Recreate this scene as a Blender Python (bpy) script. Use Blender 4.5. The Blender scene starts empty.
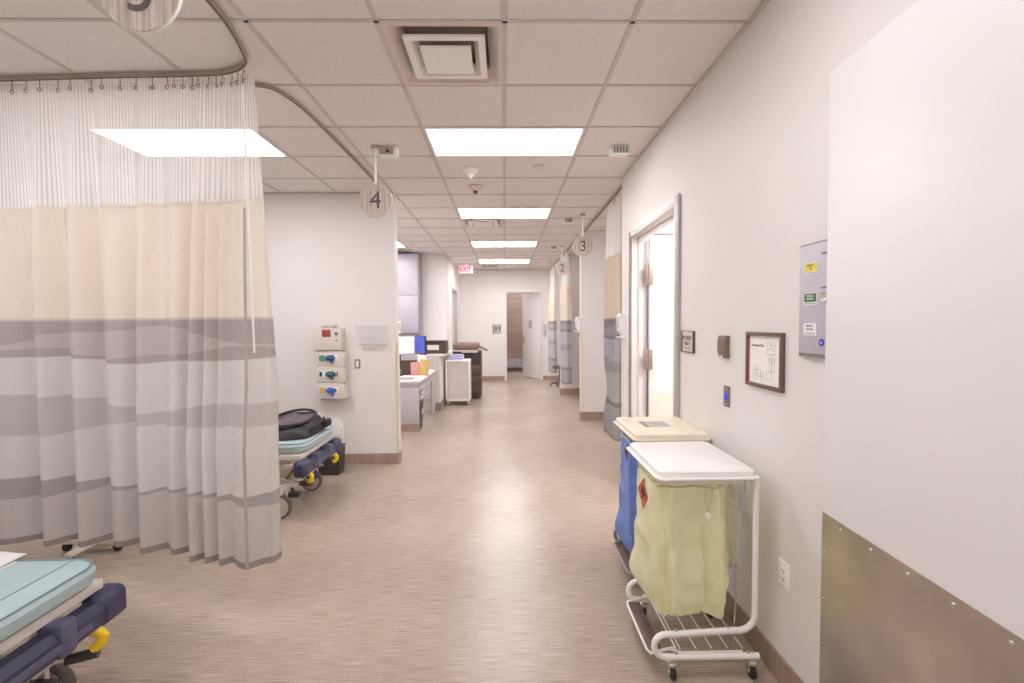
import bpy, bmesh, math, random
from mathutils import Vector, Matrix, noise
random.seed(7)
PI = math.pi
scn = bpy.context.scene
C = scn.collection

# ------------------------------------------------------------------ materials
def mat(name, col, rough=0.5, metal=0.0, var=0.04, scale=6.0, stretch=(1, 1, 1), bump=0.0, bscale=80.0,
        emit=None, emit_s=0.0, spec=0.5, translucent=0.0):
    m = bpy.data.materials.new(name); m.use_nodes = True
    nt = m.node_tree; n = nt.nodes; l = nt.links
    p = n['Principled BSDF']
    p.inputs['Roughness'].default_value = rough
    p.inputs['Metallic'].default_value = metal
    p.inputs['Specular IOR Level'].default_value = spec
    tc = n.new('ShaderNodeTexCoord'); mp = n.new('ShaderNodeMapping')
    mp.inputs['Scale'].default_value = stretch
    l.new(tc.outputs['Object'], mp.inputs['Vector'])
    nz = n.new('ShaderNodeTexNoise'); nz.inputs['Scale'].default_value = scale; nz.inputs['Detail'].default_value = 3
    l.new(mp.outputs['Vector'], nz.inputs['Vector'])
    rp = n.new('ShaderNodeValToRGB')
    rp.color_ramp.elements[0].position = 0.3; rp.color_ramp.elements[1].position = 0.7
    rp.color_ramp.elements[0].color = [max(0, c * (1 - var)) for c in col[:3]] + [1]
    rp.color_ramp.elements[1].color = [min(1, c * (1 + var)) for c in col[:3]] + [1]
    l.new(nz.outputs['Fac'], rp.inputs['Fac']); l.new(rp.outputs['Color'], p.inputs['Base Color'])
    if bump:
        b2 = n.new('ShaderNodeTexNoise'); b2.inputs['Scale'].default_value = bscale; b2.inputs['Detail'].default_value = 2
        l.new(mp.outputs['Vector'], b2.inputs['Vector'])
        bp = n.new('ShaderNodeBump'); bp.inputs['Strength'].default_value = bump; bp.inputs['Distance'].default_value = 0.01
        l.new(b2.outputs['Fac'], bp.inputs['Height']); l.new(bp.outputs['Normal'], p.inputs['Normal'])
    if emit:
        p.inputs['Emission Color'].default_value = list(emit) + [1]
        p.inputs['Emission Strength'].default_value = emit_s
    if translucent:
        tr = n.new('ShaderNodeBsdfTranslucent'); l.new(rp.outputs['Color'], tr.inputs['Color'])
        mx = n.new('ShaderNodeMixShader'); mx.inputs[0].default_value = translucent
        l.new(p.outputs[0], mx.inputs[1]); l.new(tr.outputs[0], mx.inputs[2])
        l.new(mx.outputs[0], n['Material Output'].inputs['Surface'])
    return m

def S(r, g, b):                      # 0-255 sRGB -> linear
    f = lambda c: (c / 255 / 12.92) if c / 255 <= 0.04045 else ((c / 255 + 0.055) / 1.055) ** 2.4
    return (f(r), f(g), f(b))

def glassy(name, col, fac, rough=0.1):
    m = bpy.data.materials.new(name); m.use_nodes = True
    nt = m.node_tree; n = nt.nodes; l = nt.links; p = n['Principled BSDF']
    nz = n.new('ShaderNodeTexNoise'); nz.inputs['Scale'].default_value = 30
    mr = n.new('ShaderNodeMapRange'); mr.inputs['To Min'].default_value = fac * 0.8; mr.inputs['To Max'].default_value = min(1, fac * 1.2)
    l.new(nz.outputs['Fac'], mr.inputs['Value'])
    p.inputs['Base Color'].default_value = list(col) + [1]; p.inputs['Roughness'].default_value = rough
    tr = n.new('ShaderNodeBsdfTransparent'); mx = n.new('ShaderNodeMixShader')
    l.new(mr.outputs[0], mx.inputs[0]); l.new(tr.outputs[0], mx.inputs[1]); l.new(p.outputs[0], mx.inputs[2])
    l.new(mx.outputs[0], n['Material Output'].inputs['Surface'])
    return m

M = {}
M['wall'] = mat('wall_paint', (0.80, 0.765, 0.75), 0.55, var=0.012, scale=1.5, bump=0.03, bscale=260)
M['wall_dim'] = mat('wall_paint_dimmed', (0.70, 0.66, 0.635), 0.6, var=0.012, scale=1.5)  # wall paint with the dimness of the bays put into its colour
M['tile'] = mat('ceiling_tile', (0.83, 0.775, 0.76), 0.9, var=0.05, scale=70, bump=0.15, bscale=160)
M['tbar'] = mat('ceiling_bar', (0.63, 0.575, 0.555), 0.6, var=0.02)
M['base'] = mat('vinyl_base', S(158, 134, 118), 0.5, var=0.16, scale=9, stretch=(6, 6, 0.4))
M['guard'] = mat('corner_guard', S(234, 224, 208), 0.4, var=0.02)
M['frame'] = mat('door_frame_paint', S(226, 220, 218), 0.35, var=0.01)
M['frame_grey'] = mat('door_frame_edge', S(176, 172, 172), 0.35, var=0.01)
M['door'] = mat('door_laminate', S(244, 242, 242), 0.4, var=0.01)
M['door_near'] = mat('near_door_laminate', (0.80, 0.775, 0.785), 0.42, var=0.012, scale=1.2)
M['kick_cream'] = mat('cream_kick_plate', S(240, 232, 216), 0.4, var=0.01)
M['steel'] = mat('brushed_steel', (0.60, 0.54, 0.48), 0.33, 1.0, var=0.22, scale=3.0)
M['chrome'] = mat('chrome', (0.7, 0.69, 0.68), 0.22, 1.0, var=0.03)
M['hinge'] = mat('hinge_metal', S(168, 150, 140), 0.35, 0.8, var=0.05)
M['grey_metal'] = mat('grey_metal', (0.42, 0.39, 0.38), 0.4, 0.6, var=0.05)
M['track'] = mat('track_aluminium', S(176, 160, 152), 0.4, 0.5, var=0.04)
M['dark_track'] = mat('dark_track', S(92, 80, 75), 0.45, 0.3, var=0.04)
M['white_pl'] = mat('white_plastic', S(248, 246, 244), 0.35, var=0.01)
M['white_en'] = mat('white_enamel', S(242, 238, 236), 0.3, var=0.012)
M['cream_pl'] = mat('cream_plastic', S(240, 230, 206), 0.38, var=0.015)
M['black'] = mat('black_rubber', (0.012, 0.011, 0.012), 0.55, var=0.2)
M['dark'] = mat('dark_plastic', (0.035, 0.032, 0.033), 0.45, var=0.1)
M['brown_dk'] = mat('dark_brown_plastic', S(84, 62, 56), 0.45, var=0.06)
M['brown_md'] = mat('brown_plastic', S(124, 96, 86), 0.45, var=0.06)
M['print'] = mat('print_dark', S(92, 80, 94), 0.5, var=0.03)
M['disc'] = None
M['lilac'] = mat('lilac_grey_panel', S(188, 184, 197), 0.4, var=0.015)
M['lilac_dk'] = mat('grey_side', S(140, 136, 138), 0.4, var=0.015)
M['yellow_lab'] = mat('yellow_label', S(232, 214, 70), 0.45, var=0.02)
M['green_lab'] = mat('green_label', S(48, 112, 62), 0.45, var=0.02)
M['white_lab'] = mat('white_label', S(240, 240, 240), 0.45, var=0.01)
M['blue_lab'] = mat('blue_label', S(44, 70, 190), 0.4, var=0.02)
M['ink'] = mat('ink', S(52, 50, 56), 0.5, var=0.02)
M['white_ink'] = mat('white_ink', S(244, 244, 244), 0.5, var=0.01)
M['led'] = mat('blue_button', S(40, 50, 220), 0.25, var=0.05, emit=(0.05, 0.08, 0.9), emit_s=0.35)
M['pewter'] = mat('pewter_plate', S(140, 124, 116), 0.4, 0.5, var=0.05)
M['frame_wood'] = mat('picture_frame', S(106, 78, 70), 0.4, var=0.1, scale=20, stretch=(1, 1, 8))
M['red_line'] = mat('red_edge', S(214, 70, 84), 0.5, var=0.03)
M['paper'] = mat('paper', S(246, 243, 240), 0.6, var=0.01)
M['faint_ink'] = mat('grey_ink', S(150, 146, 146), 0.6, var=0.02)
M['bag_y'] = mat('yellow_bag_cloth', S(252, 250, 216), 0.6, var=0.04, scale=14, bump=0.7, bscale=14, translucent=0.4)
M['bag_b'] = mat('blue_bag_cloth', S(108, 136, 206), 0.6, var=0.08, scale=14, bump=0.8, bscale=16)
M['cord'] = mat('cord', S(206, 198, 158), .6, var=.04)
M['orange'] = mat('orange_sticker', S(232, 84, 44), 0.45, var=0.02)
M['mattress'] = mat('teal_vinyl', S(170, 194, 200), 0.45, var=0.035, scale=7, bump=0.05, bscale=40)
M['seam'] = mat('teal_seam', S(126, 150, 156), 0.5, var=0.03)
M['navy'] = mat('navy_plastic', S(50, 52, 82), 0.42, var=0.06)
M['navy_lt'] = mat('navy_pad', S(82, 82, 110), 0.45, var=0.06)
M['yellow'] = mat('yellow_plastic', S(248, 208, 28), 0.35, var=0.02)
M['bed_white'] = mat('stretcher_enamel', S(226, 220, 212), 0.4, var=0.03)
M['wheel_cap'] = mat('wheel_cap', S(196, 186, 174), 0.45, var=0.04)
M['tyre'] = mat('grey_tyre', S(98, 90, 88), 0.6, var=0.05)
M['brass'] = mat('brass_hook', S(150, 108, 78), 0.4, 0.6, var=0.08)
M['bagblack'] = mat('black_nylon', (0.016, 0.014, 0.018), 0.6, var=0.3, scale=25, bump=0.3, bscale=50)
M['bagliner'] = mat('mauve_lining', S(96, 78, 90), 0.6, var=0.5, scale=30, stretch=(1, 5, 1))
M['film'] = glassy('clear_film', (0.92, 0.9, 0.9), 0.45)
M['acrylic'] = glassy('clear_acrylic', (0.9, 0.88, 0.88), 0.2)
M['desk_grey'] = mat('desk_laminate', S(190, 186, 192), 0.45, var=0.015)
M['counter'] = mat('counter_top', S(246, 244, 244), 0.35, var=0.01)
M['screen_w'] = mat('screen_white', S(225, 238, 246), 0.2, var=0.02, emit=(0.8, 0.93, 1.0), emit_s=0.5)
M['screen_b'] = mat('screen_blue', S(60, 80, 200), 0.2, var=0.1, emit=(0.06, 0.12, 0.7), emit_s=0.25)
M['folder'] = mat('manila', S(206, 170, 100), 0.6, var=0.05)
M['pink'] = mat('pink_paper', S(214, 150, 142), 0.6, var=0.05)
M['red_bin'] = mat('red_window', S(166, 62, 52), 0.4, var=0.08)
M['glove_box'] = mat('beige_enamel', S(220, 211, 202), 0.4, var=0.015)
M['glove_g'] = mat('green_glove_box', S(60, 140, 96), 0.5, var=0.1)
M['glove_b'] = mat('blue_nitrile', S(52, 78, 150), 0.5, var=0.15, scale=40)
M['glove_t'] = mat('teal_nitrile', S(40, 92, 106), 0.5, var=0.15, scale=40)
M['glove_l'] = mat('light_blue_nitrile', S(58, 104, 198), 0.5, var=0.12, scale=40)
M['exit_red'] = mat('exit_red', S(228, 40, 84), 0.4, var=0.02, emit=(0.9, 0.05, 0.14), emit_s=0.5)
M['exit_white'] = mat('exit_face', S(250, 214, 220), 0.4, var=0.02, emit=(1, 0.75, 0.8), emit_s=0.3)
M['vent'] = mat('vent_white', S(222, 208, 200), 0.5, var=0.01)
M['vent_dark'] = mat('vent_dark', S(54, 46, 46), 0.7, var=0.05)
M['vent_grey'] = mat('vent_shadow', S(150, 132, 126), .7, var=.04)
M['hem'] = mat('curtain_hem', S(150, 138, 136), 0.7, var=0.04, scale=60)
M['seam_thread'] = mat('seam_thread', S(178, 170, 167), .7, var=.05)
M['bin_blue'] = mat('file_lavender', S(190, 186, 226), 0.4, var=0.03)

def wood_wall():
    m = mat('wood_panel', S(146, 122, 112), 0.5, var=0.14, scale=3.0, stretch=(0.4, 1, 3))
    return m
M['wood'] = wood_wall()

def disc_mat():
    m = bpy.data.materials.new('sign_woodgrain'); m.use_nodes = True
    nt = m.node_tree; n = nt.nodes; l = nt.links; p = n['Principled BSDF']; p.inputs['Roughness'].default_value = 0.35
    tc = n.new('ShaderNodeTexCoord'); mp = n.new('ShaderNodeMapping'); mp.inputs['Scale'].default_value = (60, 1, 2.2)
    nz = n.new('ShaderNodeTexNoise'); nz.inputs['Scale'].default_value = 1.6; nz.inputs['Detail'].default_value = 4
    rp = n.new('ShaderNodeValToRGB'); rp.color_ramp.elements[0].position = .36; rp.color_ramp.elements[1].position = .62
    rp.color_ramp.elements[0].color = (*S(178, 162, 154), 1); rp.color_ramp.elements[1].color = (*S(230, 219, 212), 1)
    l.new(tc.outputs['Object'], mp.inputs[0]); l.new(mp.outputs[0], nz.inputs['Vector']); l.new(nz.outputs['Fac'], rp.inputs[0])
    l.new(rp.outputs[0], p.inputs['Base Color'])
    return m
M['disc'] = disc_mat()

def floor_mat():
    m = bpy.data.materials.new('woven_vinyl_floor'); m.use_nodes = True
    nt = m.node_tree; n = nt.nodes; l = nt.links; p = n['Principled BSDF']
    tc = n.new('ShaderNodeTexCoord')
    def noise(sc, det, scale):
        mp = n.new('ShaderNodeMapping'); mp.inputs['Scale'].default_value = sc
        l.new(tc.outputs['Object'], mp.inputs[0])
        z = n.new('ShaderNodeTexNoise'); z.inputs['Scale'].default_value = scale; z.inputs['Detail'].default_value = det
        l.new(mp.outputs[0], z.inputs['Vector']); return z.outputs['Fac']
    a = noise((4, 210, 1), 4, 1.6); b = noise((1, 1, 1), 3, 1.1); c = noise((60, 420, 1), 3, 1.5)
    def mth(op, x, y):
        q = n.new('ShaderNodeMath'); q.operation = op
        for i, v in enumerate((x, y)):
            if isinstance(v, (int, float)): q.inputs[i].default_value = v
            else: l.new(v, q.inputs[i])
        return q.outputs[0]
    s = mth('ADD', mth('MULTIPLY', a, 0.55), mth('ADD', mth('MULTIPLY', c, 0.3), mth('MULTIPLY', b, 0.15)))
    rp = n.new('ShaderNodeValToRGB'); e = rp.color_ramp.elements
    e[0].position = .38; e[1].position = .62
    e[0].color = (*S(130, 112, 98), 1); e[1].color = (*S(198, 180, 163), 1)
    l.new(s, rp.inputs[0]); l.new(rp.outputs[0], p.inputs['Base Color'])
    p.inputs['Roughness'].default_value = 0.27; p.inputs['Specular IOR Level'].default_value = 0.5
    bp = n.new('ShaderNodeBump'); bp.inputs['Strength'].default_value = .08; bp.inputs['Distance'].default_value = .004
    l.new(a, bp.inputs['Height']); l.new(bp.outputs[0], p.inputs['Normal'])
    return m
M['floor'] = floor_mat()

LIGHT = 11.0
DIFF = {}
def diffuser_mat(f):
    if f not in DIFF: DIFF[f] = mat('light_diffuser', (0.9, 0.9, 0.9), 0.5, emit=(1.0, 0.962, 0.962), emit_s=LIGHT * f)
    return DIFF[f]
def lamp_power(i, k):
    if (i, k) == (3, 1): return 3.4
    if i == -1: return {-2: .9, -6: .9, 2: 1.0, 6: 1.4, 10: 1.7, 14: 2.5}[k]
    if i == -5: return {2: 1.5, 6: 1.5, 10: 1.5, -2: 1.1, -6: .9}[k]
    return {3: 1.0, 6: .9, 10: .8, 14: 1.2}.get(k, 2.0)

def curtain_mat(name, cream, wave=1.0, tint=None):
    """UV: u = metres along the cloth, v = height above floor; woven landscape bands."""
    m = bpy.data.materials.new(name); m.use_nodes = True
    nt = m.node_tree; n = nt.nodes; l = nt.links; p = n['Principled BSDF']
    p.inputs['Roughness'].default_value = 0.75; p.inputs['Specular IOR Level'].default_value = 0.2
    tc = n.new('ShaderNodeTexCoord'); sx = n.new('ShaderNodeSeparateXYZ'); l.new(tc.outputs['UV'], sx.inputs[0])
    u, v = sx.outputs[0], sx.outputs[1]
    def mth(op, x, y=0.0):
        q = n.new('ShaderNodeMath'); q.operation = op
        for i, val in enumerate((x, y)):
            if isinstance(val, (int, float)): q.inputs[i].default_value = val
            else: l.new(val, q.inputs[i])
        return q.outputs[0]
    def edge(z, amp, k, ph, soft=0.004):
        w = mth('MULTIPLY', mth('SINE', mth('ADD', mth('MULTIPLY', u, k), ph)), amp)
        w2 = mth('MULTIPLY', mth('SINE', mth('ADD', mth('MULTIPLY', u, k * 2.37), ph * 1.7)), amp * .4)
        zz = mth('ADD', mth('ADD', w, w2), z)
        mr = n.new('ShaderNodeMapRange'); l.new(mth('SUBTRACT', zz, v), mr.inputs['Value'])
        mr.inputs['From Min'].default_value = -soft; mr.inputs['From Max'].default_value = soft
        return mr.outputs[0]      # 1 below the edge
    cur = None
    bands = [(1.605, 0, 1, 0, .012, S(178, 168, 166)), (1.515, .045, 2.3, .4, .004, S(198, 189, 187)),
             (1.415, .030, 3.1, 1.1, .003, S(178, 167, 164)), (1.375, .020, 2.7, 2.0, .003, S(220, 216, 214)),
             (1.14, .045, 2.2, 3.4, .003, S(198, 192, 190)), (0.985, .045, 1.8, .8, .003, S(219, 215, 213)),
             (0.665, .020, 2.6, 2.2, .003, S(172, 166, 164)), (0.605, .035, 2.1, .3, .003, S(203, 197, 194))]
    first = n.new('ShaderNodeRGB'); first.outputs[0].default_value = (*cream, 1); cur = first.outputs[0]
    for z, a, k, ph, so, col in bands:
        a *= wave
        if tint: col = tuple(c * t_ for c, t_ in zip(col, tint))
        f = edge(z, a, k, ph, so)
        mx = n.new('ShaderNodeMix'); mx.data_type = 'RGBA'; l.new(f, mx.inputs['Factor']); l.new(cur, mx.inputs['A'])
        mx.inputs['B'].default_value = (*col, 1); cur = mx.outputs['Result']
    nz = n.new('ShaderNodeTexNoise'); nz.inputs['Scale'].default_value = 300; l.new(tc.outputs['UV'], nz.inputs['Vector'])
    bp = n.new('ShaderNodeBump'); bp.inputs['Strength'].default_value = .1; bp.inputs['Distance'].default_value = .003
    l.new(nz.outputs['Fac'], bp.inputs['Height'])
    big = n.new('ShaderNodeTexNoise'); big.inputs['Scale'].default_value = 9; big.inputs['Distortion'].default_value = 1.2
    l.new(tc.outputs['UV'], big.inputs['Vector'])
    b2 = n.new('ShaderNodeBump'); b2.inputs['Strength'].default_value = .35; b2.inputs['Distance'].default_value = .03
    l.new(big.outputs['Fac'], b2.inputs['Height']); l.new(bp.outputs[0], b2.inputs['Normal'])
    l.new(b2.outputs[0], p.inputs['Normal'])
    l.new(cur, p.inputs['Base Color'])
    tr = n.new('ShaderNodeBsdfTranslucent'); l.new(cur, tr.inputs['Color'])
    mx = n.new('ShaderNodeMixShader'); mx.inputs[0].default_value = .12
    l.new(p.outputs[0], mx.inputs[1]); l.new(tr.outputs[0], mx.inputs[2])
    l.new(mx.outputs[0], n['Material Output'].inputs['Surface'])
    return m
M['curtain'] = curtain_mat('landscape_curtain', S(240, 230, 215))

M['curtain_b'] = curtain_mat('slate_curtain', S(232, 220, 202), .35, (.72, .74, .82))
def net_mat():
    m = bpy.data.materials.new('curtain_net'); m.use_nodes = True
    nt = m.node_tree; n = nt.nodes; l = nt.links; p = n['Principled BSDF']
    p.inputs['Base Color'].default_value = (.97, .955, .95, 1); p.inputs['Roughness'].default_value = .8
    tc = n.new('ShaderNodeTexCoord'); sx = n.new('ShaderNodeSeparateXYZ'); l.new(tc.outputs['UV'], sx.inputs[0])
    def mth(op, x, y=0.0):
        q = n.new('ShaderNodeMath'); q.operation = op
        for i, val in enumerate((x, y)):
            if isinstance(val, (int, float)): q.inputs[i].default_value = val
            else: l.new(val, q.inputs[i])
        return q.outputs[0]
    a = mth('SINE', mth('MULTIPLY', sx.outputs[0], 2 * PI / 0.021))
    b = mth('SINE', mth('MULTIPLY', sx.outputs[1], 2 * PI / 0.016))
    hole = mth('GREATER_THAN', mth('ADD', mth('MULTIPLY', a, 1.0), mth('MULTIPLY', b, 0.55)), 0.28)
    fac = mth('SUBTRACT', 0.80, mth('MULTIPLY', hole, 0.27))
    trl = n.new('ShaderNodeBsdfTranslucent'); trl.inputs[0].default_value = (.97, .955, .95, 1)
    m1 = n.new('ShaderNodeMixShader'); m1.inputs[0].default_value = .45; l.new(p.outputs[0], m1.inputs[1]); l.new(trl.outputs[0], m1.inputs[2])
    tr = n.new('ShaderNodeBsdfTransparent'); mx = n.new('ShaderNodeMixShader')
    l.new(fac, mx.inputs[0]); l.new(tr.outputs[0], mx.inputs[1]); l.new(m1.outputs[0], mx.inputs[2])
    l.new(mx.outputs[0], n['Material Output'].inputs['Surface'])
    return m
M['net'] = net_mat()

# ------------------------------------------------------------------ mesh helpers
class MB:
    def __init__(s): s.bm = bmesh.new(); s.smooth = False
    def box(s, x0, x1, y0, y1, z0, z1, bev=0.0, seg=2, rot=None, pivot=None, mi=0):
        r = bmesh.ops.create_cube(s.bm, size=1.0); vs = r['verts']
        bmesh.ops.scale(s.bm, vec=(abs(x1 - x0), abs(y1 - y0), abs(z1 - z0)), verts=vs)
        bmesh.ops.translate(s.bm, vec=((x0 + x1) / 2, (y0 + y1) / 2, (z0 + z1) / 2), verts=vs)
        if bev > 0:
            es = list({e for v in vs for e in v.link_edges})
            r = bmesh.ops.bevel(s.bm, geom=es, offset=bev, segments=seg, affect='EDGES', profile=0.5)
            vs = list({v for f in r['faces'] for v in f.verts} | {v for v in vs if v.is_valid})
        if mi:
            for f in {f for v in vs for f in v.link_faces}: f.material_index = mi
        if rot is not None:
            pv = Vector(pivot if pivot else ((x0 + x1) / 2, (y0 + y1) / 2, (z0 + z1) / 2))
            bmesh.ops.rotate(s.bm, cent=pv, matrix=rot, verts=vs)
        return vs
    def cyl(s, a, b, r, r2=None, seg=20, caps=True):
        a = Vector(a); b = Vector(b); d = b - a
        res = bmesh.ops.create_cone(s.bm, cap_ends=caps, segments=seg, radius1=r, radius2=r if r2 is None else r2, depth=d.length)
        q = Vector((0, 0, 1)).rotation_difference(d.normalized()).to_matrix()
        bmesh.ops.rotate(s.bm, cent=(0, 0, 0), matrix=q, verts=res['verts'])
        bmesh.ops.translate(s.bm, vec=(a + b) / 2, verts=res['verts'])
        return res['verts']
    def tube(s, pts, r, seg=10, closed=False):
        pts = [Vector(p) for p in pts]; n = len(pts); rings = []
        up = None
        for i, p in enumerate(pts):
            if closed: t = (pts[(i + 1) % n] - pts[i - 1]).normalized()
            else: t = (pts[min(i + 1, n - 1)] - pts[max(i - 1, 0)]).normalized()
            if up is None:
                up = t.orthogonal().normalized()
            else:
                up = (up - t * up.dot(t)).normalized()
            w = t.cross(up)
            rings.append([s.bm.verts.new(p + r * (math.cos(2 * PI * k / seg) * up + math.sin(2 * PI * k / seg) * w)) for k in range(seg)])
        for i in range(n if closed else n - 1):
            A = rings[i]; B = rings[(i + 1) % n]
            for k in range(seg):
                s.bm.faces.new((A[k], A[(k + 1) % seg], B[(k + 1) % seg], B[k]))
        if not closed:
            s.bm.faces.new(rings[0][::-1]); s.bm.faces.new(rings[-1])
    def lathe(s, prof, cent=(0, 0, 0), seg=24, axis='Z'):
        c = Vector(cent); rings = []; new = []
        for r, z in prof:
            if r <= 1e-6: ring = [s.bm.verts.new((0, 0, z))]
            else: ring = [s.bm.verts.new((r * math.cos(2 * PI * k / seg), r * math.sin(2 * PI * k / seg), z)) for k in range(seg)]
            rings.append(ring); new += ring
        for A, B in zip(rings, rings[1:]):
            for k in range(seg):
                a = [A[k % len(A)], A[(k + 1) % len(A)], B[(k + 1) % len(B)], B[k % len(B)]]
                u = []
                for v in a:
                    if v not in u: u.append(v)
                if len(u) > 2: s.bm.faces.new(u)
        for ring, fl in ((rings[0], True), (rings[-1], False)):
            if len(ring) > 2: s.bm.faces.new(ring[::-1] if fl else ring)
        if axis == 'X': bmesh.ops.rotate(s.bm, cent=(0, 0, 0), matrix=Matrix.Rotation(PI / 2, 3, 'Y'), verts=new)
        if axis == 'Y': bmesh.ops.rotate(s.bm, cent=(0, 0, 0), matrix=Matrix.Rotation(-PI / 2, 3, 'X'), verts=new)
        bmesh.ops.translate(s.bm, vec=c, verts=new)
    def prism(s, outline, h0, h1, axis='Z'):
        """outline of 2D points extruded along axis: Z -> (x,y), Y -> (x,z), X -> (y,z)"""
        def P(a, b, h): return {'Z': (a, b, h), 'Y': (a, h, b), 'X': (h, a, b)}[axis]
        A = [s.bm.verts.new(P(a, b, h0)) for a, b in outline]; B = [s.bm.verts.new(P(a, b, h1)) for a, b in outline]
        n = len(A)
        s.bm.faces.new(A); s.bm.faces.new(B[::-1])
        for i in range(n): s.bm.faces.new((A[i], B[i], B[(i + 1) % n], A[(i + 1) % n]))
        return A + B
    def grid(s, nu, nv, fn, uvfn=None):
        uvl = s.bm.loops.layers.uv.verify() if uvfn else None
        V = [[s.bm.verts.new(fn(i / nu, j / nv)) for j in range(nv + 1)] for i in range(nu + 1)]
        for i in range(nu):
            for j in range(nv):
                f = s.bm.faces.new((V[i][j], V[i + 1][j], V[i + 1][j + 1], V[i][j + 1])); f.smooth = True
                if uvl:
                    for lp, (a, b) in zip(f.loops, ((i, j), (i + 1, j), (i + 1, j + 1), (i, j + 1))):
                        lp[uvl].uv = uvfn(a / nu, b / nv)

def link(o, parent=None):
    C.objects.link(o)
    if parent: o.parent = parent
    return o

def obj(name, mb, m, parent=None, smooth=True, recalc=True, flat=False):
    me = bpy.data.meshes.new(name)
    if recalc: bmesh.ops.recalc_face_normals(mb.bm, faces=mb.bm.faces)
    for f in mb.bm.faces: f.smooth = not flat
    mb.bm.to_mesh(me); mb.bm.free()
    for mm in (m if isinstance(m, (list, tuple)) else [m]): me.materials.append(mm)
    if not flat: me.set_sharp_from_angle(angle=math.radians(38))
    return link(bpy.data.objects.new(name, me), parent)

def tag(o, label, cat, group=None, kind=None):
    if label: o['label'] = label
    if cat: o['category'] = cat
    if group: o['group'] = group
    if kind: o['kind'] = kind
    return o
def thing(name, label, cat, loc=(0, 0, 0), rz=0.0, group=None):
    o = bpy.data.objects.new(name, None); o.empty_display_size = .1
    o.location = loc; o.rotation_euler = (0, 0, rz); C.objects.link(o)
    return tag(o, label, cat, group)
def struct(o): o['kind'] = 'structure'; return o

def text(name, s, size, m, parent, loc, depth=0.001, bold=0.0, rot=(PI / 2, 0, 0), align='CENTER', sx=1.0):
    cu = bpy.data.curves.new(name, 'FONT'); cu.body = s; cu.size = size; cu.extrude = depth; cu.offset = bold
    cu.align_x = align; cu.align_y = 'CENTER'
    t = bpy.data.objects.new(name, cu); C.objects.link(t)
    bpy.context.view_layer.update()
    me = bpy.data.meshes.new_from_object(t.evaluated_get(bpy.context.evaluated_depsgraph_get()))
    bpy.data.objects.remove(t); bpy.data.curves.remove(cu)
    me.materials.clear(); me.materials.append(m)
    o = bpy.data.objects.new(name, me); o.location = loc; o.rotation_euler = rot; o.scale = (sx, 1, 1)
    return link(o, parent)

def copy_tree(o, parent=None):
    c = o.copy(); C.objects.link(c)
    if parent: c.parent = parent
    for ch in [x for x in bpy.data.objects if x.parent == o]: copy_tree(ch, c)
    return c

def arc(cx, cz, r, a0, a1, n=8):
    return [(cx + r * math.cos(math.radians(a0 + (a1 - a0) * i / n)), cz + r * math.sin(math.radians(a0 + (a1 - a0) * i / n))) for i in range(n + 1)]
def rrect(x0, x1, y0, y1, r, n=6):
    return arc(x1 - r, y1 - r, r, 0, 90, n) + arc(x0 + r, y1 - r, r, 90, 180, n) + arc(x0 + r, y0 + r, r, 180, 270, n) + arc(x1 - r, y0 + r, r, 270, 360, n)

# ------------------------------------------------------------------ camera
F, YAW, PITCH, ROLL = 474.25, 0.01631, -0.03984, -0.00747
cy, sy, cp, sp = math.cos(YAW), math.sin(YAW), math.cos(PITCH), math.sin(PITCH)
fw = Vector((sy * cp, cy * cp, sp)); rr = Vector((cy, -sy, 0)); uu = rr.cross(fw)
c_, s_ = math.cos(ROLL), math.sin(ROLL)
r2 = c_ * rr + s_ * uu; u2 = -s_ * rr + c_ * uu
cam = bpy.data.cameras.new('camera'); co = bpy.data.objects.new('camera', cam); C.objects.link(co)
cam.sensor_width = 36; cam.lens = F * 36 / 1024; cam.clip_start = 0.05
mw = Matrix((r2, u2, -fw)).transposed().to_4x4(); mw.translation = (0, 0, 1.57); co.matrix_world = mw
scn.camera = co

# ------------------------------------------------------------------ setting
H = 3.0; T = 0.6096; GX, GY = 0.0152, 2.3126
XR, XR2 = 1.19, 1.31
def boxes(name, lst, m, **k):
    b = MB()
    for q in lst: b.box(*q)
    return struct(obj(name, b, m, flat=True))

fl = MB(); fl.box(-4.6, 4.6, -2.7, 15.6, -0.1, 0.0); struct(obj('floor', fl, M['floor'], flat=True))

# ceiling: tiles laid cell by cell between the bars, cells with fixtures left open
troffers = [(-1, 2), (-1, 6), (-1, 10), (-1, 14), (-1, -2), (-1, -6), (-5, 2), (-5, -2), (-5, 10), (-5, 6), (3, 1), (4, 6), (4, 10), (4, 14), (0, 19), (-5, -6)]
vents = [(-1, 0), (-1, 7)]
open_cells = set(vents)
for i, k in troffers: open_cells |= {(i, k), (i + 1, k)}
b = MB()
for i in range(-8, 8):
    for k in range(-9, 22):
        x0 = max(-4.6, GX + T * i); x1 = min(4.6, GX + T * (i + 1)); y0 = max(-2.7, GY + T * k); y1 = min(15.6, GY + T * (k + 1))
        if x1 <= x0 or y1 <= y0: continue
        if (i, k) in open_cells: continue
        b.box(x0, x1, y0, y1, H + .004, H + .02, mi=0)
for i in range(-7, 8):
    x = GX + T * i
    if abs(x) > 4.6: continue
    segs = [(-2.7, 15.6)]
    cuts = [k for (ii, k) in troffers if ii == i - 1]
    ys = -2.7
    for k in sorted(cuts):
        b.box(x - .012, x + .012, ys, GY + T * k - .001, H - .003, H + .004, mi=1); ys = GY + T * (k + 1)
    b.box(x - .012, x + .012, ys, 15.6, H - .003, H + .004, mi=1)
for k in range(-8, 22):
    y = GY + T * k
    b.box(-4.6, 4.6, y - .009, y + .009, H - .003, H + .004, mi=1)
struct(obj('ceiling', b, [M['tile'], M['tbar']], flat=True))

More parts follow.
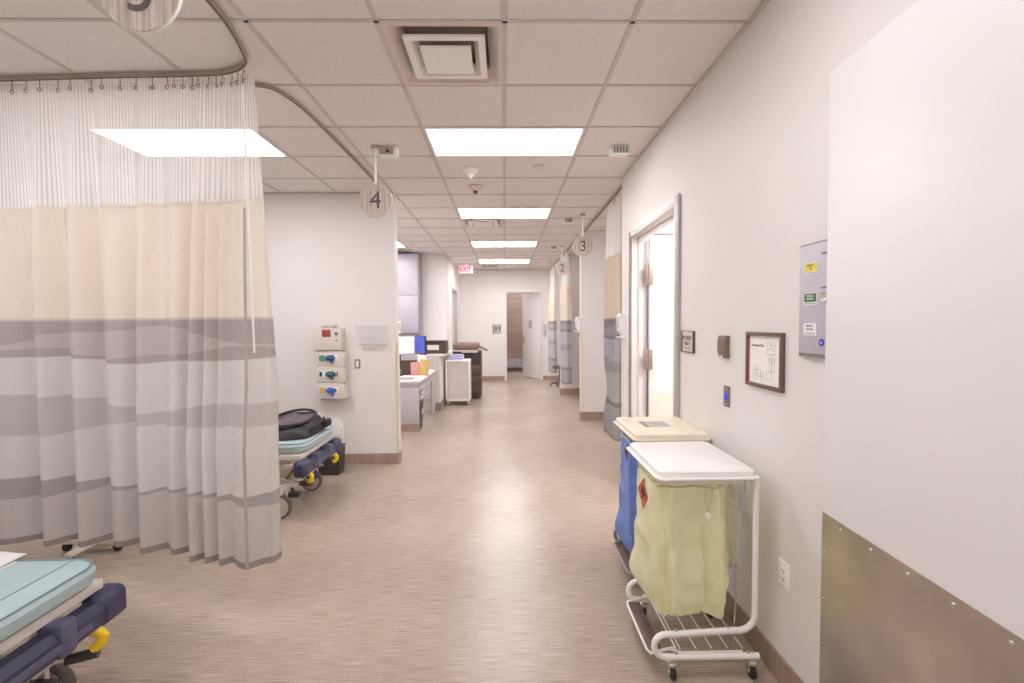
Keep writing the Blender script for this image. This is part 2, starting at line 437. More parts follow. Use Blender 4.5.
# walls
struct_wall = M['wall']
boxes('wall_right', [(XR, XR2, -2.6, 3.24, 0, H), (XR, XR2, 4.44, 4.78, 0, H), (XR, XR2, 3.24, 4.44, 2.39, H), (XR2, 4.5, 4.66, 4.78, 0, H), (XR2, 4.5, 2.1, 2.22, 0, H)], M['wall'])
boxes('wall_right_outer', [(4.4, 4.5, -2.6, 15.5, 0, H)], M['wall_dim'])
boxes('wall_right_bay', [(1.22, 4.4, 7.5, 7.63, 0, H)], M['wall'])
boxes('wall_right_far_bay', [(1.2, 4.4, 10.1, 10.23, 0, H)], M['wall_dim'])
boxes('wall_far', [(-1.32, .03, 12.85, 12.97, 0, H), (1.02, 4.4, 12.85, 12.97, 0, H), (.03, 1.02, 12.85, 12.97, 2.42, H)], M['wall'])
boxes('wall_left_front', [(-4.4, -1.2, 5.28, 5.42, 0, H)], M['wall'])
boxes('wall_left_far', [(-4.4, -1.2, 9.9, 10.02, 0, H), (-1.32, -1.2, 10.02, 11.04, 0, H), (-1.32, -1.2, 12.05, 12.85, 0, H), (-1.32, -1.2, 11.04, 12.05, 2.38, H)], M['wall'])
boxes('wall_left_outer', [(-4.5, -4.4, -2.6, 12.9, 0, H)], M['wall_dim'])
boxes('wall_back', [(-4.5, 4.5, -2.7, -2.6, 0, H)], M['wall'])
boxes('wall_beyond_back', [(-1.0, 2.4, 15.2, 15.3, .42, H)], M['wood'])
boxes('wall_beyond_dado', [(-1.0, 2.4, 15.19, 15.3, .0, .42)], mat('grey_dado', S(168, 160, 168), .5, var=.02))
boxes('wall_beyond_sides', [(-1.0, -.9, 12.97, 15.2, 0, H), (2.3, 2.4, 12.97, 15.2, 0, H)], M['wood'])

# baseboards
BB = .12
boxes('baseboard_right', [(XR - .012, XR, -2.6, 3.2, 0, BB), (XR - .012, XR, 4.48, 4.78, 0, BB), (XR - .012, XR2, 4.78, 4.792, 0, BB)], M['base'])
boxes('baseboard_left_front', [(-4.4, -1.188, 5.268, 5.28, 0, BB), (-1.2, -1.188, 5.28, 5.432, 0, BB)], M['base'])
boxes('baseboard_right_bay', [(1.208, 4.4, 7.488, 7.5, 0, BB + .02), (1.208, 1.22, 7.5, 7.63, 0, BB + .02)], M['base'])
boxes('baseboard_right_far_bay', [(1.188, 4.4, 10.088, 10.1, 0, BB + .03), (1.188, 1.2, 10.1, 10.23, 0, BB)], M['base'])
boxes('baseboard_far', [(-1.2, .0, 12.838, 12.85, 0, BB), (1.05, 4.4, 12.838, 12.85, 0, BB)], M['base'])
boxes('baseboard_left_far', [(-1.2, -1.188, 9.9, 11.0, 0, BB), (-1.2, -1.188, 12.1, 12.84, 0, BB)], M['base'])
boxes('baseboard_beyond', [(-.9, 2.3, 15.178, 15.19, 0, .13)], M['brown_dk'])

# corner guards
boxes('trim_1', [(-1.262, -1.196, 5.276, 5.28, .12, 1.36), (-1.2, -1.196, 5.276, 5.424, .12, 1.36)], M['guard'])
boxes('trim_2', [(1.216, 1.285, 7.496, 7.5, .14, 1.40), (1.216, 1.22, 7.496, 7.634, .14, 1.40)], M['guard'])
boxes('trim_3', [(XR - .004, XR, 4.71, 4.784, .12, 1.42), (XR - .004, XR2, 4.78, 4.784, .12, 1.42)], M['guard'])

# wall angle along the ceiling
boxes('trim_4', [(XR - .018, XR, -2.6, 4.78, H - .012, H - .003), (-4.4, -1.2, 5.262, 5.28, H - .012, H - .003), (-1.2, 1.2, 12.832, 12.85, H - .012, H - .003)], M['tbar'])

# ---- doorway of the right room: frame, open leaf
b = MB()
for y0, y1 in ((3.235, 3.275), (4.40, 4.44)): b.box(XR - .018, XR2 + .018, y0, y1, 0, 2.39, bev=.004)
b.box(XR - .018, XR2 + .018, 3.275, 4.40, 2.35, 2.39, bev=.004)
b.box(XR - .018, XR - .004, 4.40, 4.475, 0, 2.40); b.box(XR - .018, XR - .004, 3.20, 4.475, 2.385, 2.43)
b.box(XR + .06, XR + .10, 4.385, 4.40, 0, 2.35); b.box(XR + .06, XR + .10, 3.275, 4.40, 2.335, 2.35)
d2 = struct(obj('door_2', b, M['frame']))
b = MB(); b.box(XR - .020, XR - .003, 3.185, 3.236, 0, 2.42); obj('jamb_edge', b, M['frame_grey'], d2)
b = MB(); b.box(XR2 + .03, XR2 + 1.13, 4.345, 4.39, .01, 2.335, bev=.002); leaf = obj('door_leaf', b, M['door'], d2)
b = MB(); b.box(XR2 + .05, XR2 + 1.10, 4.341, 4.345, .03, .92); obj('kick_plate', b, M['kick_cream'], leaf)
for z in (.45, 1.22, 2.0):
    b = MB(); b.box(XR2 - .02, XR2 + .055, 4.336, 4.342, z - .09, z + .09, bev=.002); b.cyl((XR2 + .018, 4.338, z - .09), (XR2 + .018, 4.338, z + .09), .009)
    obj('hinge', b, M['hinge'], d2)
b = MB(); b.box(XR2 + .35, XR2 + .62, 4.30, 4.345, 2.24, 2.30, bev=.004); b.tube([(XR2 + .4, 4.29, 2.29), (XR2 + .2, 4.1, 2.32), (XR2 + .02, 4.2, 2.34)], .009)
obj('door_closer', b, M['frame_grey'], leaf)

# ---- far doorway
b = MB()
b.box(.03, .07, 12.83, 12.99, 0, 2.42); b.box(.98, 1.02, 12.83, 12.99, 0, 2.42); b.box(.07, .98, 12.83, 12.99, 2.385, 2.42)
d1 = struct(obj('door_1', b, M['frame'], flat=True))
b = MB(); b.box(-.91, 0, -.02, .022, .01, 2.38, bev=.002)
leaf = obj('door_leaf', b, M['door'], d1); leaf.location = (.975, 12.99, 0); leaf.rotation_euler = (0, 0, math.radians(-62))
b = MB(); b.box(-.875, -.835, -.026, -.02, .96, 1.16, bev=.002); b.cyl((-.855, -.02, 1.06), (-.855, -.07, 1.06), .01); b.box(-.86, -.74, -.075, -.06, 1.05, 1.07, bev=.004)
obj('door_handle', b, M['chrome'], leaf)
b = MB(); b.box(-.55, -.38, -.023, -.02, 1.40, 1.62); obj('door_sign', b, M['lilac'], leaf)

# ---- side door on the left far wall
b = MB()
b.box(-1.33, -1.185, 11.0, 11.05, 0, 2.40); b.box(-1.33, -1.185, 12.04, 12.09, 0, 2.40); b.box(-1.33, -1.185, 11.05, 12.04, 2.35, 2.40)
d3 = struct(obj('door_3', b, M['frame_grey'], flat=True))
b = MB(); b.box(-1.31, -1.265, 11.05, 12.04, .01, 2.35); leaf = obj('door_leaf', b, mat('grey_door', S(200, 194, 190), .4, var=.02), d3, flat=True)
b = MB(); b.cyl((-1.265, 11.13, 1.05), (-1.21, 11.13, 1.05), .012); b.box(-1.225, -1.205, 11.12, 11.25, 1.04, 1.06); obj('door_handle', b, M['chrome'], d3)

# ---- near door standing open along the right wall
d4 = thing('door_4', None, None, (1.087, 1.587, 0), math.radians(-2.7)); d4['kind'] = 'structure'
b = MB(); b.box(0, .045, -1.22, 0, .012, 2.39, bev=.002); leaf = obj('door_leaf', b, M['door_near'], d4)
b = MB(); b.box(-.0018, 0, -1.20, -.004, .03, .915); kp = obj('kick_plate', b, M['steel'], leaf, flat=True)
b = MB()
for i in range(9):
    y = -.10 - .135 * i
    b.lathe([(0, -.0035), (.004, -.003), (.006, -.0012), (.006, 0)], (-.0016, y, .893), 10, axis='X')
for i in range(5): b.lathe([(0, -.0035), (.004, -.003), (.006, -.0012), (.006, 0)], (-.0016, -.02, .78 - .16 * i), 10, axis='X')
obj('screw', b, M['chrome'], kp)

# ------------------------------------------------------------------ ceiling fixtures
def troffer_at(i, k, label, grp):
    x0, x1, y0, y1 = GX + T * i + .014, GX + T * (i + 2) - .014, GY + T * k + .011, GY + T * (k + 1) - .011
    t = thing('ceiling_light', label, 'ceiling light', ((x0 + x1) / 2, (y0 + y1) / 2, H), 0, grp)
    w, d = (x1 - x0) / 2, (y1 - y0) / 2
    b = MB()
    for q in ((-w, w, -d, -d + .018), (-w, w, d - .018, d), (-w, -w + .018, -d + .018, d - .018), (w - .018, w, -d + .018, d - .018)):
        b.box(*q, -.004, .05)
    b.box(-w, w, -d, d, .05, .06)
    obj('frame', b, M['white_pl'], t, flat=True)
    b = MB(); b.box(-w + .018, w - .018, -d + .018, d - .018, .012, .016); obj('diffuser', b, diffuser_mat(lamp_power(i, k)), t, flat=True)
labs = {(-1, 2): 'bright rectangular ceiling light nearest the camera over the corridor', (-1, 6): 'second bright ceiling light along the corridor, just before the small air vent',
        (-1, 10): 'third bright ceiling light along the corridor, between two others', (-1, 14): 'farthest and smallest ceiling light of the corridor, by the end wall',
        (-5, 2): 'bright ceiling light seen through the white net of the large curtain', (-5, 10): 'ceiling light over the nurse station, just past the white wall corner'}
for i, k in troffers:
    troffer_at(i, k, labs.get((i, k), 'unseen ceiling light added as fill outside the view of the corridor'), 'corridor ceiling lights' if i == -1 and k > 0 else ('added ceiling lights out of view' if (i, k) not in labs else None))  # lights without their own label are unseen, added to fill bays and corridor

def diffuser_at(i, k, name, label):
    cx, cy_ = GX + T * (i + .5), GY + T * (k + .5); w = T / 2 - .010
    t = thing('air_vent', label, 'air vent', (cx, cy_, H), 0, 'square ceiling diffusers')
    b = MB()
    def ring(h0, h1, z0, z1):      # sloping square louvre ring
        for k4 in range(4):
            R = Matrix.Rotation(k4 * PI / 2, 3, 'Z'); q = []
            for (h, z) in ((h0, z0), (h1, z1)):
                if h < 1e-6: q.append([b.bm.verts.new(R @ Vector((0, 0, z)))])
                else: q.append([b.bm.verts.new(R @ Vector((-h, -h, z))), b.bm.verts.new(R @ Vector((h, -h, z)))])
            b.bm.faces.new((q[0][0], q[0][1], *q[1][::-1]))
    ring(w, w - .025, -.002, -.002); ring(w - .025, w - .075, -.002, .055); ring(w - .075, .215, .055, .085)
    obj('face_plate', b, M['vent'], t, flat=True, recalc=False)
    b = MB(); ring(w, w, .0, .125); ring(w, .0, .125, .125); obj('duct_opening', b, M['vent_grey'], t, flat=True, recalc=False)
    b = MB(); ring(.205, .205, -.012, .0); ring(.205, .170, -.012, -.012); ring(.170, .142, -.012, .035); obj('louvre', b, M['white_pl'], t, flat=True, recalc=False)
    b = MB(); ring(.130, .130, -.022, -.012); ring(.130, .118, -.022, -.022); ring(.118, .0, -.022, -.036); obj('louvre', b, M['white_pl'], t, flat=True, recalc=False)
    b = MB(); b.box(-.06, .06, .10, .12, .02, .07, bev=.004); obj('bracket', b, M['vent_dark'], t, flat=True)
    for sx_ in (-.15, .15):
        b = MB(); b.box(sx_ - .03, sx_ + .03, .2, .235, -.001, .025, bev=.003); b.cyl((sx_, .19, .012), (sx_, .2, .012), .008); obj('clip', b, M['vent'], t)
diffuser_at(-1, 0, '', 'large square ceiling diffuser with a dropped pyramid centre, nearest the camera')
diffuser_at(-1, 7, '', 'small distant square diffuser just past the second corridor light')

def slot_vent(x0, x1, y0, y1, label, n=3):
    t = thing('air_vent', label, 'air vent', ((x0 + x1) / 2, (y0 + y1) / 2, H), 0)
    w, d = (x1 - x0) / 2, (y1 - y0) / 2
    b = MB(); b.box(-w, w, -d, d, -.012, .002, bev=.003); obj('face_plate', b, M['vent'], t)
    for j in range(n):
        y = -d + (j + .5) * 2 * d / n
        b = MB(); b.box(-w + .03, w - .03, y - d / n * .45, y + d / n * .45, -.0135, -.011); obj('slot', b, M['vent_dark'], t, flat=True)
slot_vent(-3.60, -3.06, 4.10, 4.34, 'dark slotted ceiling vent seen through the curtain net', 2)
slot_vent(-2.40, -1.85, 9.05, 9.60, 'ceiling vent beside the nurse station light', 3)
slot_vent(-.56, -.14, 11.75, 12.25, 'small ceiling vent between the last corridor light and the end wall', 3)

def dome_box(x, y, label, arrow=True, s=1.0):
    t = thing('call_light', label, 'call light', (x, y, H), 0)
    b = MB(); b.box(-.075 * s, .075 * s, -.045 * s, .045 * s, -.068 * s, 0, bev=.005); obj('housing', b, M['white_pl'], t)
    if arrow:
        b = MB(); b.box(-.068 * s, .045 * s, -.0475 * s, -.044 * s, -.062 * s, -.006 * s); obj('lens_panel', b, mat('call_lens', S(176, 162, 158), .4), t, flat=True)
        b = MB(); b.prism([(-.018 * s, -.048 * s), (.018 * s, -.048 * s), (0, -.012 * s)], -.049 * s, -.0472 * s, 'Y'); obj('indicator', b, M['ink'], t, flat=True)
    else:
        for j in range(5):
            b = MB(); b.box((-.055 + j * .025) * s, (-.045 + j * .025) * s, -.052 * s, -.044 * s, -.060 * s, -.008 * s, bev=.002); obj('rib', b, M['lilac_dk'], t)
dome_box(-.93, 3.95, 'white call light box with a black arrow, right of the hanging number 4')
dome_box(.955, 3.93, 'white ribbed call light box on the ceiling near the right wall', False)
dome_box(.91, 6.60, 'white call light box left of the hanging number 3')
dome_box(.95, 8.95, 'smallest, farthest white call light box, next to the hanging number 2')

t = thing('smoke_detector', 'round white smoke detector on the ceiling behind the first corridor light', 'smoke detector', (-.298, 4.47, H))
b = MB(); b.lathe([(0, -.075), (.02, -.075), (.028, -.06), (.03, -.045), (.05, -.045), (.07, -.03), (.075, -.012), (.075, 0)]); obj('base', b, M['white_pl'], t)
b = MB(); b.lathe([(0, -.095), (.012, -.09), (.016, -.07), (.0, -.07)]); obj('sensor', b, M['white_pl'], t)
t = thing('heat_detector', 'small cream detector with dark centre behind the smoke detector', 'smoke detector', (-.29, 5.03, H))
b = MB(); b.lathe([(0, -.05), (.03, -.05), (.045, -.03), (.07, -.012), (.07, 0)]); obj('base', b, M['vent'], t)
b = MB(); b.lathe([(0, -.078), (.02, -.075), (.024, -.05), (0, -.05)]); obj('sensor', b, M['brown_dk'], t)
t = thing('sprinkler_cover', 'flat round sprinkler cover on the ceiling right of the smoke detector', 'sprinkler', (.324, 4.40, H))
b = MB(); b.lathe([(0, -.012), (.05, -.011), (.055, -.006), (.055, 0)]); obj('cover', b, M['vent'], t)
t = thing('ceiling_sprinkler', 'tiny sprinkler head on the ceiling above the far doorway', 'sprinkler', (.97, 11.29, H))
b = MB(); b.lathe([(0, -.07), (.05, -.065), (.055, -.055), (.02, -.04), (.02, -.012), (.08, -.01), (.08, 0)]); obj('cover', b, M['white_pl'], t)

# ------------------------------------------------------------------ hanging bay number signs
def bay_sign(x, y, zc, num, label, R=.135, disc_only=False):
    t = thing('hanging_sign', label, 'hanging sign', (x, y, H), 0, 'round bay number signs')
    b = MB(); b.lathe([(0, -.02), (.03, -.018), (.034, 0)], seg=20); obj('ceiling_plate', b, M['grey_metal'], t)
    b = MB(); b.cyl((0, 0, -.01), (0, 0, zc - H + R * .98), .009); obj('rod', b, M['white_en'], t)
    b = MB(); b.lathe([(R * .985, -.009), (R, -.006), (R, .006), (R * .985, .009)], (0, 0, zc - H), 48, axis='Y')
    d = obj('disc', b, [M['disc'], M['white_en']], t)
    for p in d.data.polygons:
        if abs(p.normal.y) < .5: p.material_index = 1
    text('number', num, .195, M['print'], d, (0, -.0105, zc - H - .004), .001, 0)
bay_sign(-1.03, 3.90, 2.566, '4', 'round wood-grain hanging sign with the number 4')
bay_sign(1.056, 6.33, 2.575, '3', 'round wood-grain hanging sign with the number 3')
bay_sign(1.098, 8.95, 2.585, '2', 'round wood-grain hanging sign with the number 2, farthest away')
bay_sign(-1.165, 1.60, 2.648, '5', 'large cropped round hanging sign with number 5 at top left', .128)

# ------------------------------------------------------------------ curtain tracks
def smooth_path(pts, n=14):
    out = []
    P = [Vector(p) for p in pts]
    for i in range(len(P) - 1):
        p0, p1, p2, p3 = P[max(i - 1, 0)], P[i], P[i + 1], P[min(i + 2, len(P) - 1)]
        for j in range(n):
            t = j / n
            out.append(0.5 * ((2 * p1) + (-p0 + p2) * t + (2 * p0 - 5 * p1 + 4 * p2 - p3) * t * t + (-p0 + 3 * p1 - 3 * p2 + p3) * t ** 3))
    out.append(P[-1]); return out
def ribbon(mb, pts, half, z0, z1):
    """flat bar following a plan path"""
    n = len(pts); rows = []
    for i, p in enumerate(pts):
        t = (pts[min(i + 1, n - 1)] - pts[max(i - 1, 0)]); t.z = 0; t.normalize(); w = Vector((-t.y, t.x, 0)) * half
        rows.append([mb.bm.verts.new((p.x + w.x, p.y + w.y, z0)), mb.bm.verts.new((p.x - w.x, p.y - w.y, z0)), mb.bm.verts.new((p.x - w.x, p.y - w.y, z1)), mb.bm.verts.new((p.x + w.x, p.y + w.y, z1))])
    for A, B in zip(rows, rows[1:]):
        for k in range(4): mb.bm.faces.new((A[k], A[(k + 1) % 4], B[(k + 1) % 4], B[k]))
    mb.bm.faces.new(rows[0][::-1]); mb.bm.faces.new(rows[-1])
def track(label, pts, hw=.007):
    pts = smooth_path([(x, y, 0) for x, y in pts])
    b = MB(); ribbon(b, pts, hw, 2.976, 2.9975); t = tag(obj('curtain_track', b, M['track']), label, 'curtain track')
    b = MB(); ribbon(b, pts, hw * .5, 2.9745, 2.9762); obj('channel', b, M['dark_track'], t)
track('grey ceiling track of the large curtain, bending toward the camera at top left', [(-4.3, 2.91), (-2.88, 2.825), (-2.28, 2.79), (-1.70, 2.765), (-1.50, 2.725), (-1.39, 2.645), (-1.345, 2.545), (-1.295, 2.34), (-1.275, 2.12), (-1.25, 1.4), (-1.24, -.5), (-1.24, -2.4)], .010)
track('dark ceiling track curving from behind the curtain to the number 4 sign', [(-4.3, 2.97), (-2.2, 2.92), (-1.62, 2.87), (-1.44, 2.89), (-1.365, 2.95), (-1.315, 3.14), (-1.295, 3.45), (-1.28, 4.1), (-1.275, 4.8), (-1.275, 5.26)])
track('dark ceiling track over the third bay opening on the right', [(1.25, 4.80), (1.252, 5.2), (1.26, 6.2), (1.265, 7.0), (1.268, 7.48)])
track('dark ceiling track over the far bays on the right, by the number 2 sign', [(1.262, 7.66), (1.26, 8.6), (1.26, 9.6), (1.26, 10.08)])

# ------------------------------------------------------------------ curtains
def make_curtain(label, P, off, ph, L, z_fab, z_bot, amp, nu, top=2.955, hooks=(), z_hem=.035, group=None, wand=None, seam=None, tie=None, cloth='curtain'):
    """P(s): plan point on the track, off(s,d): plan offset at drop d in 0..1, ph(s): fold phase, L: cloth length in metres"""
    def pos(s, z):
        d = (top - z) / (top - z_bot)
        p = P(s); q = P(min(1, s + .004)); o = P(max(0, s - .004)); t = (q - o); t.normalize(); w = Vector((-t.y, t.x))
        g = amp(s) * (.30 + .70 * min(1, d * 2.6)) * (.65 * math.sin(ph(s)) + .5 * (1 - 2 * abs(math.sin((ph(s) - PI / 2) / 2))) + .12 * math.sin(1.7 * ph(s) + 1 + 1.5 * d))
        ofs = off(s, d)
        if tie:
            pull = math.exp(-((z - tie[0]) / .22) ** 2); g *= (1 - .45 * pull)
            ofs = ofs + (tie[1] - p) * (pull * tie[2])
        return Vector((p.x + w.x * g + ofs.x, p.y + w.y * g + ofs.y, z))
    t = thing('privacy_curtain', label, 'curtain', (0, 0, 0), 0, group)
    b = MB(); b.grid(nu, 16, lambda a, c: pos(a, z_fab + .0 + (top - z_fab) * c), lambda a, c: (a * L, z_fab + (top - z_fab) * c)); obj('net_top', b, M['net'], t, recalc=False)
    b = MB(); b.grid(nu, 70, lambda a, c: pos(a, z_bot + z_hem + (z_fab - z_bot - z_hem) * c), lambda a, c: (a * L, z_bot + z_hem + (z_fab - z_bot - z_hem) * c)); fab = obj('fabric', b, M[cloth], t, recalc=False)
    b = MB(); b.grid(nu, 3, lambda a, c: pos(a, z_bot + z_hem * c), lambda a, c: (a * L, c)); obj('hem', b, M['hem'], t, recalc=False)
    b = MB(); b.grid(nu, 2, lambda a, c: pos(a, z_fab - .012 + .014 * c) + Vector((0, -.003, 0)), lambda a, c: (a * L, c)); obj('top_hem', b, M['guard'], t, recalc=False)
    for s in hooks:
        p = pos(s, top); b = MB()
        b.tube([(p.x, p.y, 2.975), (p.x, p.y, 2.925)], .0025, 6)
        b.tube([(p.x + .010 * math.cos(a), p.y - .004, 2.915 + .010 * math.sin(a)) for a in [2 * PI * i / 12 for i in range(12)]], .0028, 6, closed=True)
        obj('hook', b, M['brass'], t)
    if seam:
        for s in seam:
            b = MB(); b.tube([pos(s, z_bot + (z_fab - z_bot) * i / 40) + Vector((.0, -.001, 0)) for i in range(41)], .0026, 5); obj('seam', b, M['seam_thread'], t)
    if wand: 
        b = MB(); b.tube([Vector(wand[0]), Vector(wand[1])], .005, 8); wd = obj('pull_wand', b, M['white_pl'], t)
        b = MB(); p = Vector(wand[0]); b.tube([p, p + Vector((0, 0, .05)), p + Vector((.008, 0, .07)), p + Vector((.0, 0, .085))], .0022, 6); obj('wand_clip', b, M['brass'], wd)
    # net rests on its hooks; return the position function for things pinned to the cloth
    return t, pos

track5 = smooth_path([(-4.25, 2.905, 0), (-2.88, 2.825, 0), (-2.28, 2.79, 0), (-1.80, 2.77, 0), (-1.60, 2.75, 0), (-1.50, 2.725, 0), (-1.42, 2.68, 0), (-1.39, 2.645, 0)], 20)
def along(path):
    ds = [0]
    for a, b_ in zip(path, path[1:]): ds.append(ds[-1] + (b_ - a).length)
    tot = ds[-1]
    def P(s):
        x = max(0, min(1, s)) * tot
        for i in range(len(ds) - 1):
            if x <= ds[i + 1] + 1e-9:
                f = (x - ds[i]) / max(1e-9, ds[i + 1] - ds[i]); v = path[i].lerp(path[i + 1], f); return Vector((v.x, v.y))
        return Vector((path[-1].x, path[-1].y))
    return P
P5 = along(track5)
def lerp_tab(tab):
    def f(s):
        if s <= tab[0][0]: return tab[0][1]
        for (a, u), (b_, v) in zip(tab, tab[1:]):
            if s <= b_:
                k = (s - a) / (b_ - a); k = k * k * (3 - 2 * k); return u + (v - u) * k
        return tab[-1][1]
    return f
def lin_tab(tab):
    def f(x):
        for (a, u), (b_, v) in zip(tab, tab[1:]):
            if x <= b_: return u + (v - u) * (x - a) / (b_ - a)
        return tab[-1][1]
    return f
ph5t = lin_tab([(0, 0), (.386, 5), (.512, 6), (.583, 7), (.654, 8), (.739, 9), (.797, 10), (.864, 11), (.891, 12), (.912, 13), (.939, 14), (1, 15.3)])
ph5 = lambda s: 2 * PI * (ph5t(s) + .25)
amp5 = lerp_tab([(0, .048), (.45, .050), (.70, .050), (.76, .034), (.85, .034), (.88, .026), (.93, .024), (.97, .014), (1, .008)])
offx5 = lerp_tab([(0, 0), (.86, .0), (.93, .06), (1, .16)])
offy5 = lerp_tab([(0, 0), (.44, .0), (.732, -.01), (.75, -.10), (.862, -.11), (.878, -.20), (.965, -.24), (.985, -.17), (1, -.06)])
off5 = lambda s, d: Vector((offx5(s) * min(1, .30 + d * 1.1), offy5(s) * min(1, d * 1.3)))
hooks5 = [.40 + .032 * i for i in range(13)] + [.815 + .0155 * i for i in range(11)]
cur5, pos5 = make_curtain('large beige and grey privacy curtain with white net top at left', P5, off5, ph5, 4.4, 2.255, .29, amp5, 420, hooks=hooks5,
             wand=((-1.275, 2.40, 2.75), (-1.245, 2.38, 1.43)), seam=(.597,), group=None)
b = MB(); b.grid(2, 60, lambda a, c: pos5(.966 + .003 * a, .30 + 1.90 * c) + Vector((0, -.004, 0)), lambda a, c: (a, c)); obj('edge_hem', b, M['seam_thread'], cur5, recalc=False)

# bunched curtain, right bay 3 (behind the wall end)
def line_curtain(label, x0, y0, x1, y1, folds, a, z_fab, z_bot, L, nu=200, tie=None, hk=6):
    P = lambda s: Vector((x0 + (x1 - x0) * s, y0 + (y1 - y0) * s))
    return make_curtain(label, P, lambda s, d: Vector((0, 0)), lambda s: 2 * PI * folds * s, L, z_fab, z_bot, lambda s: a, nu, hooks=[(i + .5) / hk for i in range(hk)], tie=tie, cloth='curtain_b')
line_curtain('bunched beige and grey curtain with a tie at right, behind the doorway wall end', 1.262, 5.16, 1.262, 5.78, 7, .055, 2.32, .25, 2.4, 220, tie=(.78, Vector((1.28, 5.45)), .15), hk=8)
line_curtain('gathered beige and grey curtain hanging below the number 2 sign', 1.25, 9.40, 1.27, 10.0, 5, .085, 2.32, .33, 2.2, 180)
track('short ceiling track over the farthest right bay', [(1.24, 10.25), (1.24, 11.5), (1.24, 12.8)])
line_curtain('farthest narrow beige and grey curtain beside the end wall', 1.235, 11.75, 1.235, 12.6, 5, .07, 2.30, .30, 2.0, 160)

# ------------------------------------------------------------------ right wall fittings (local x = to the right seen from the corridor, -y = out of the wall)
RW = -PI / 2
t = thing('evacuation_plan', 'brown-framed evacuation plan on the right wall above the hampers', 'framed plan', (XR, 2.135, 1.39), RW)
W, Hh = .150, .128
b = MB()
for q in ((-W, W, -Hh, -Hh + .018), (-W, W, Hh - .018, Hh)): b.box(q[0], q[1], -.018, 0, q[2], q[3], bev=.002)
for q in ((-W, -W + .018), (W - .018, W)): b.box(q[0], q[1], -.018, 0, -Hh + .016, Hh - .016, bev=.002)
obj('frame', b, M['frame_wood'], t)
b = MB()
for q in ((-W + .018, -W + .022, -Hh + .018, Hh - .018), (W - .022, W - .018, -Hh + .018, Hh - .018)): b.box(q[0], q[1], -.010, 0, q[2], q[3])
obj('red_border', b, M['red_line'], t, flat=True)
b = MB(); b.box(-W + .018, W - .018, -.007, 0, -Hh + .018, Hh - .018); sh = obj('sheet', b, M['paper'], t, flat=True)
text('caption', 'Evacuation Plan', .017, M['ink'], sh, (-.058, -.0075, .066), .0003, 0.0002)
b = MB(); random.seed(3)
def outline(x0, x1, z0, z1, th=.0012):
    b.box(x0, x1, -.0076, -.007, z0, z0 + th); b.box(x0, x1, -.0076, -.007, z1 - th, z1)
    b.box(x0, x0 + th, -.0076, -.007, z0, z1); b.box(x1 - th, x1, -.0076, -.007, z0, z1)
for x0, x1, z0, z1 in ((.02, .05, .055, .082), (.05, .085, .055, .07), (.05, .088, .07, .082), (.02, .088, .03, .05), (.04, .06, -.05, .03), (.06, .08, -.05, -.01), (.06, .08, -.01, .03), (.035, .085, .0, .012),
                       (-.09, -.06, -.09, -.05), (-.06, -.03, -.08, -.045), (-.03, .0, -.09, -.055), (-.085, .0, -.075, -.065), (-.075, -.055, -.05, -.03), (.02, .06, -.085, -.05)): outline(x0, x1, z0, z1)
obj('floor_plan', b, M['faint_ink'], sh, flat=True)

t = thing('room_sign', 'small tactile room sign with brown edge beside the right doorway', 'wall sign', (XR, 3.04, 1.44), RW)
b = MB(); b.box(-.105, .105, -.014, 0, -.07, .07, bev=.003); obj('back_plate', b, M['brown_dk'], t)
b = MB(); b.box(-.06, .098, -.017, -.013, -.064, .064, bev=.002); fp = obj('face', b, mat('sign_face', S(206, 194, 184), .45), t)
text('lettering', 'PATIENT', .038, M['ink'], fp, (.018, -.0175, .022), .0006, .0004)
text('lettering', 'TOILET', .030, M['ink'], fp, (.010, -.0175, -.012), .0006, .0004)
b = MB(); [b.lathe([(0, -.002), (.003, -.001), (.004, 0)], (-.03 + .018 * i, -.017, -.042), 8, axis='Y') for i in range(6)]; obj('braille', b, M['pewter'], fp)

t = thing('card_reader', 'brown plastic card reader on the right wall above the blue button', 'card reader', (XR, 2.525, 1.432), RW)
b = MB(); b.prism([(-.001, -.06), (-.016, -.054), (-.026, -.03), (-.026, .035), (-.020, .058), (-.001, .06)], -.045, .045, 'X'); obj('housing', b, M['brown_md'], t)
b = MB(); b.box(-.03, .03, -.022, -.012, -.056, -.044, bev=.002); obj('logo_strip', b, M['brown_dk'], t)
b = MB(); b.box(-.012, .012, -.0235, -.012, -.054, -.047); obj('indicator', b, M['white_pl'], t, flat=True)

t = thing('exit_button', 'narrow metal plate with round blue exit button on the right wall', 'door button', (XR, 2.503, 1.168), RW)
b = MB(); b.box(-.034, .034, -.006, 0, -.055, .055, bev=.002); obj('plate', b, M['pewter'], t)
b = MB(); b.lathe([(0, -.010), (.013, -.009), (.018, -.005), (.018, 0)], (0, -.004, 0), 24, axis='Y'); obj('button', b, M['led'], t)
for z in (-.042, .042):
    b = MB(); b.lathe([(0, -.003), (.004, -.002), (.005, 0)], (0, -.006, z), 10, axis='Y'); obj('screw', b, M['chrome'], t)

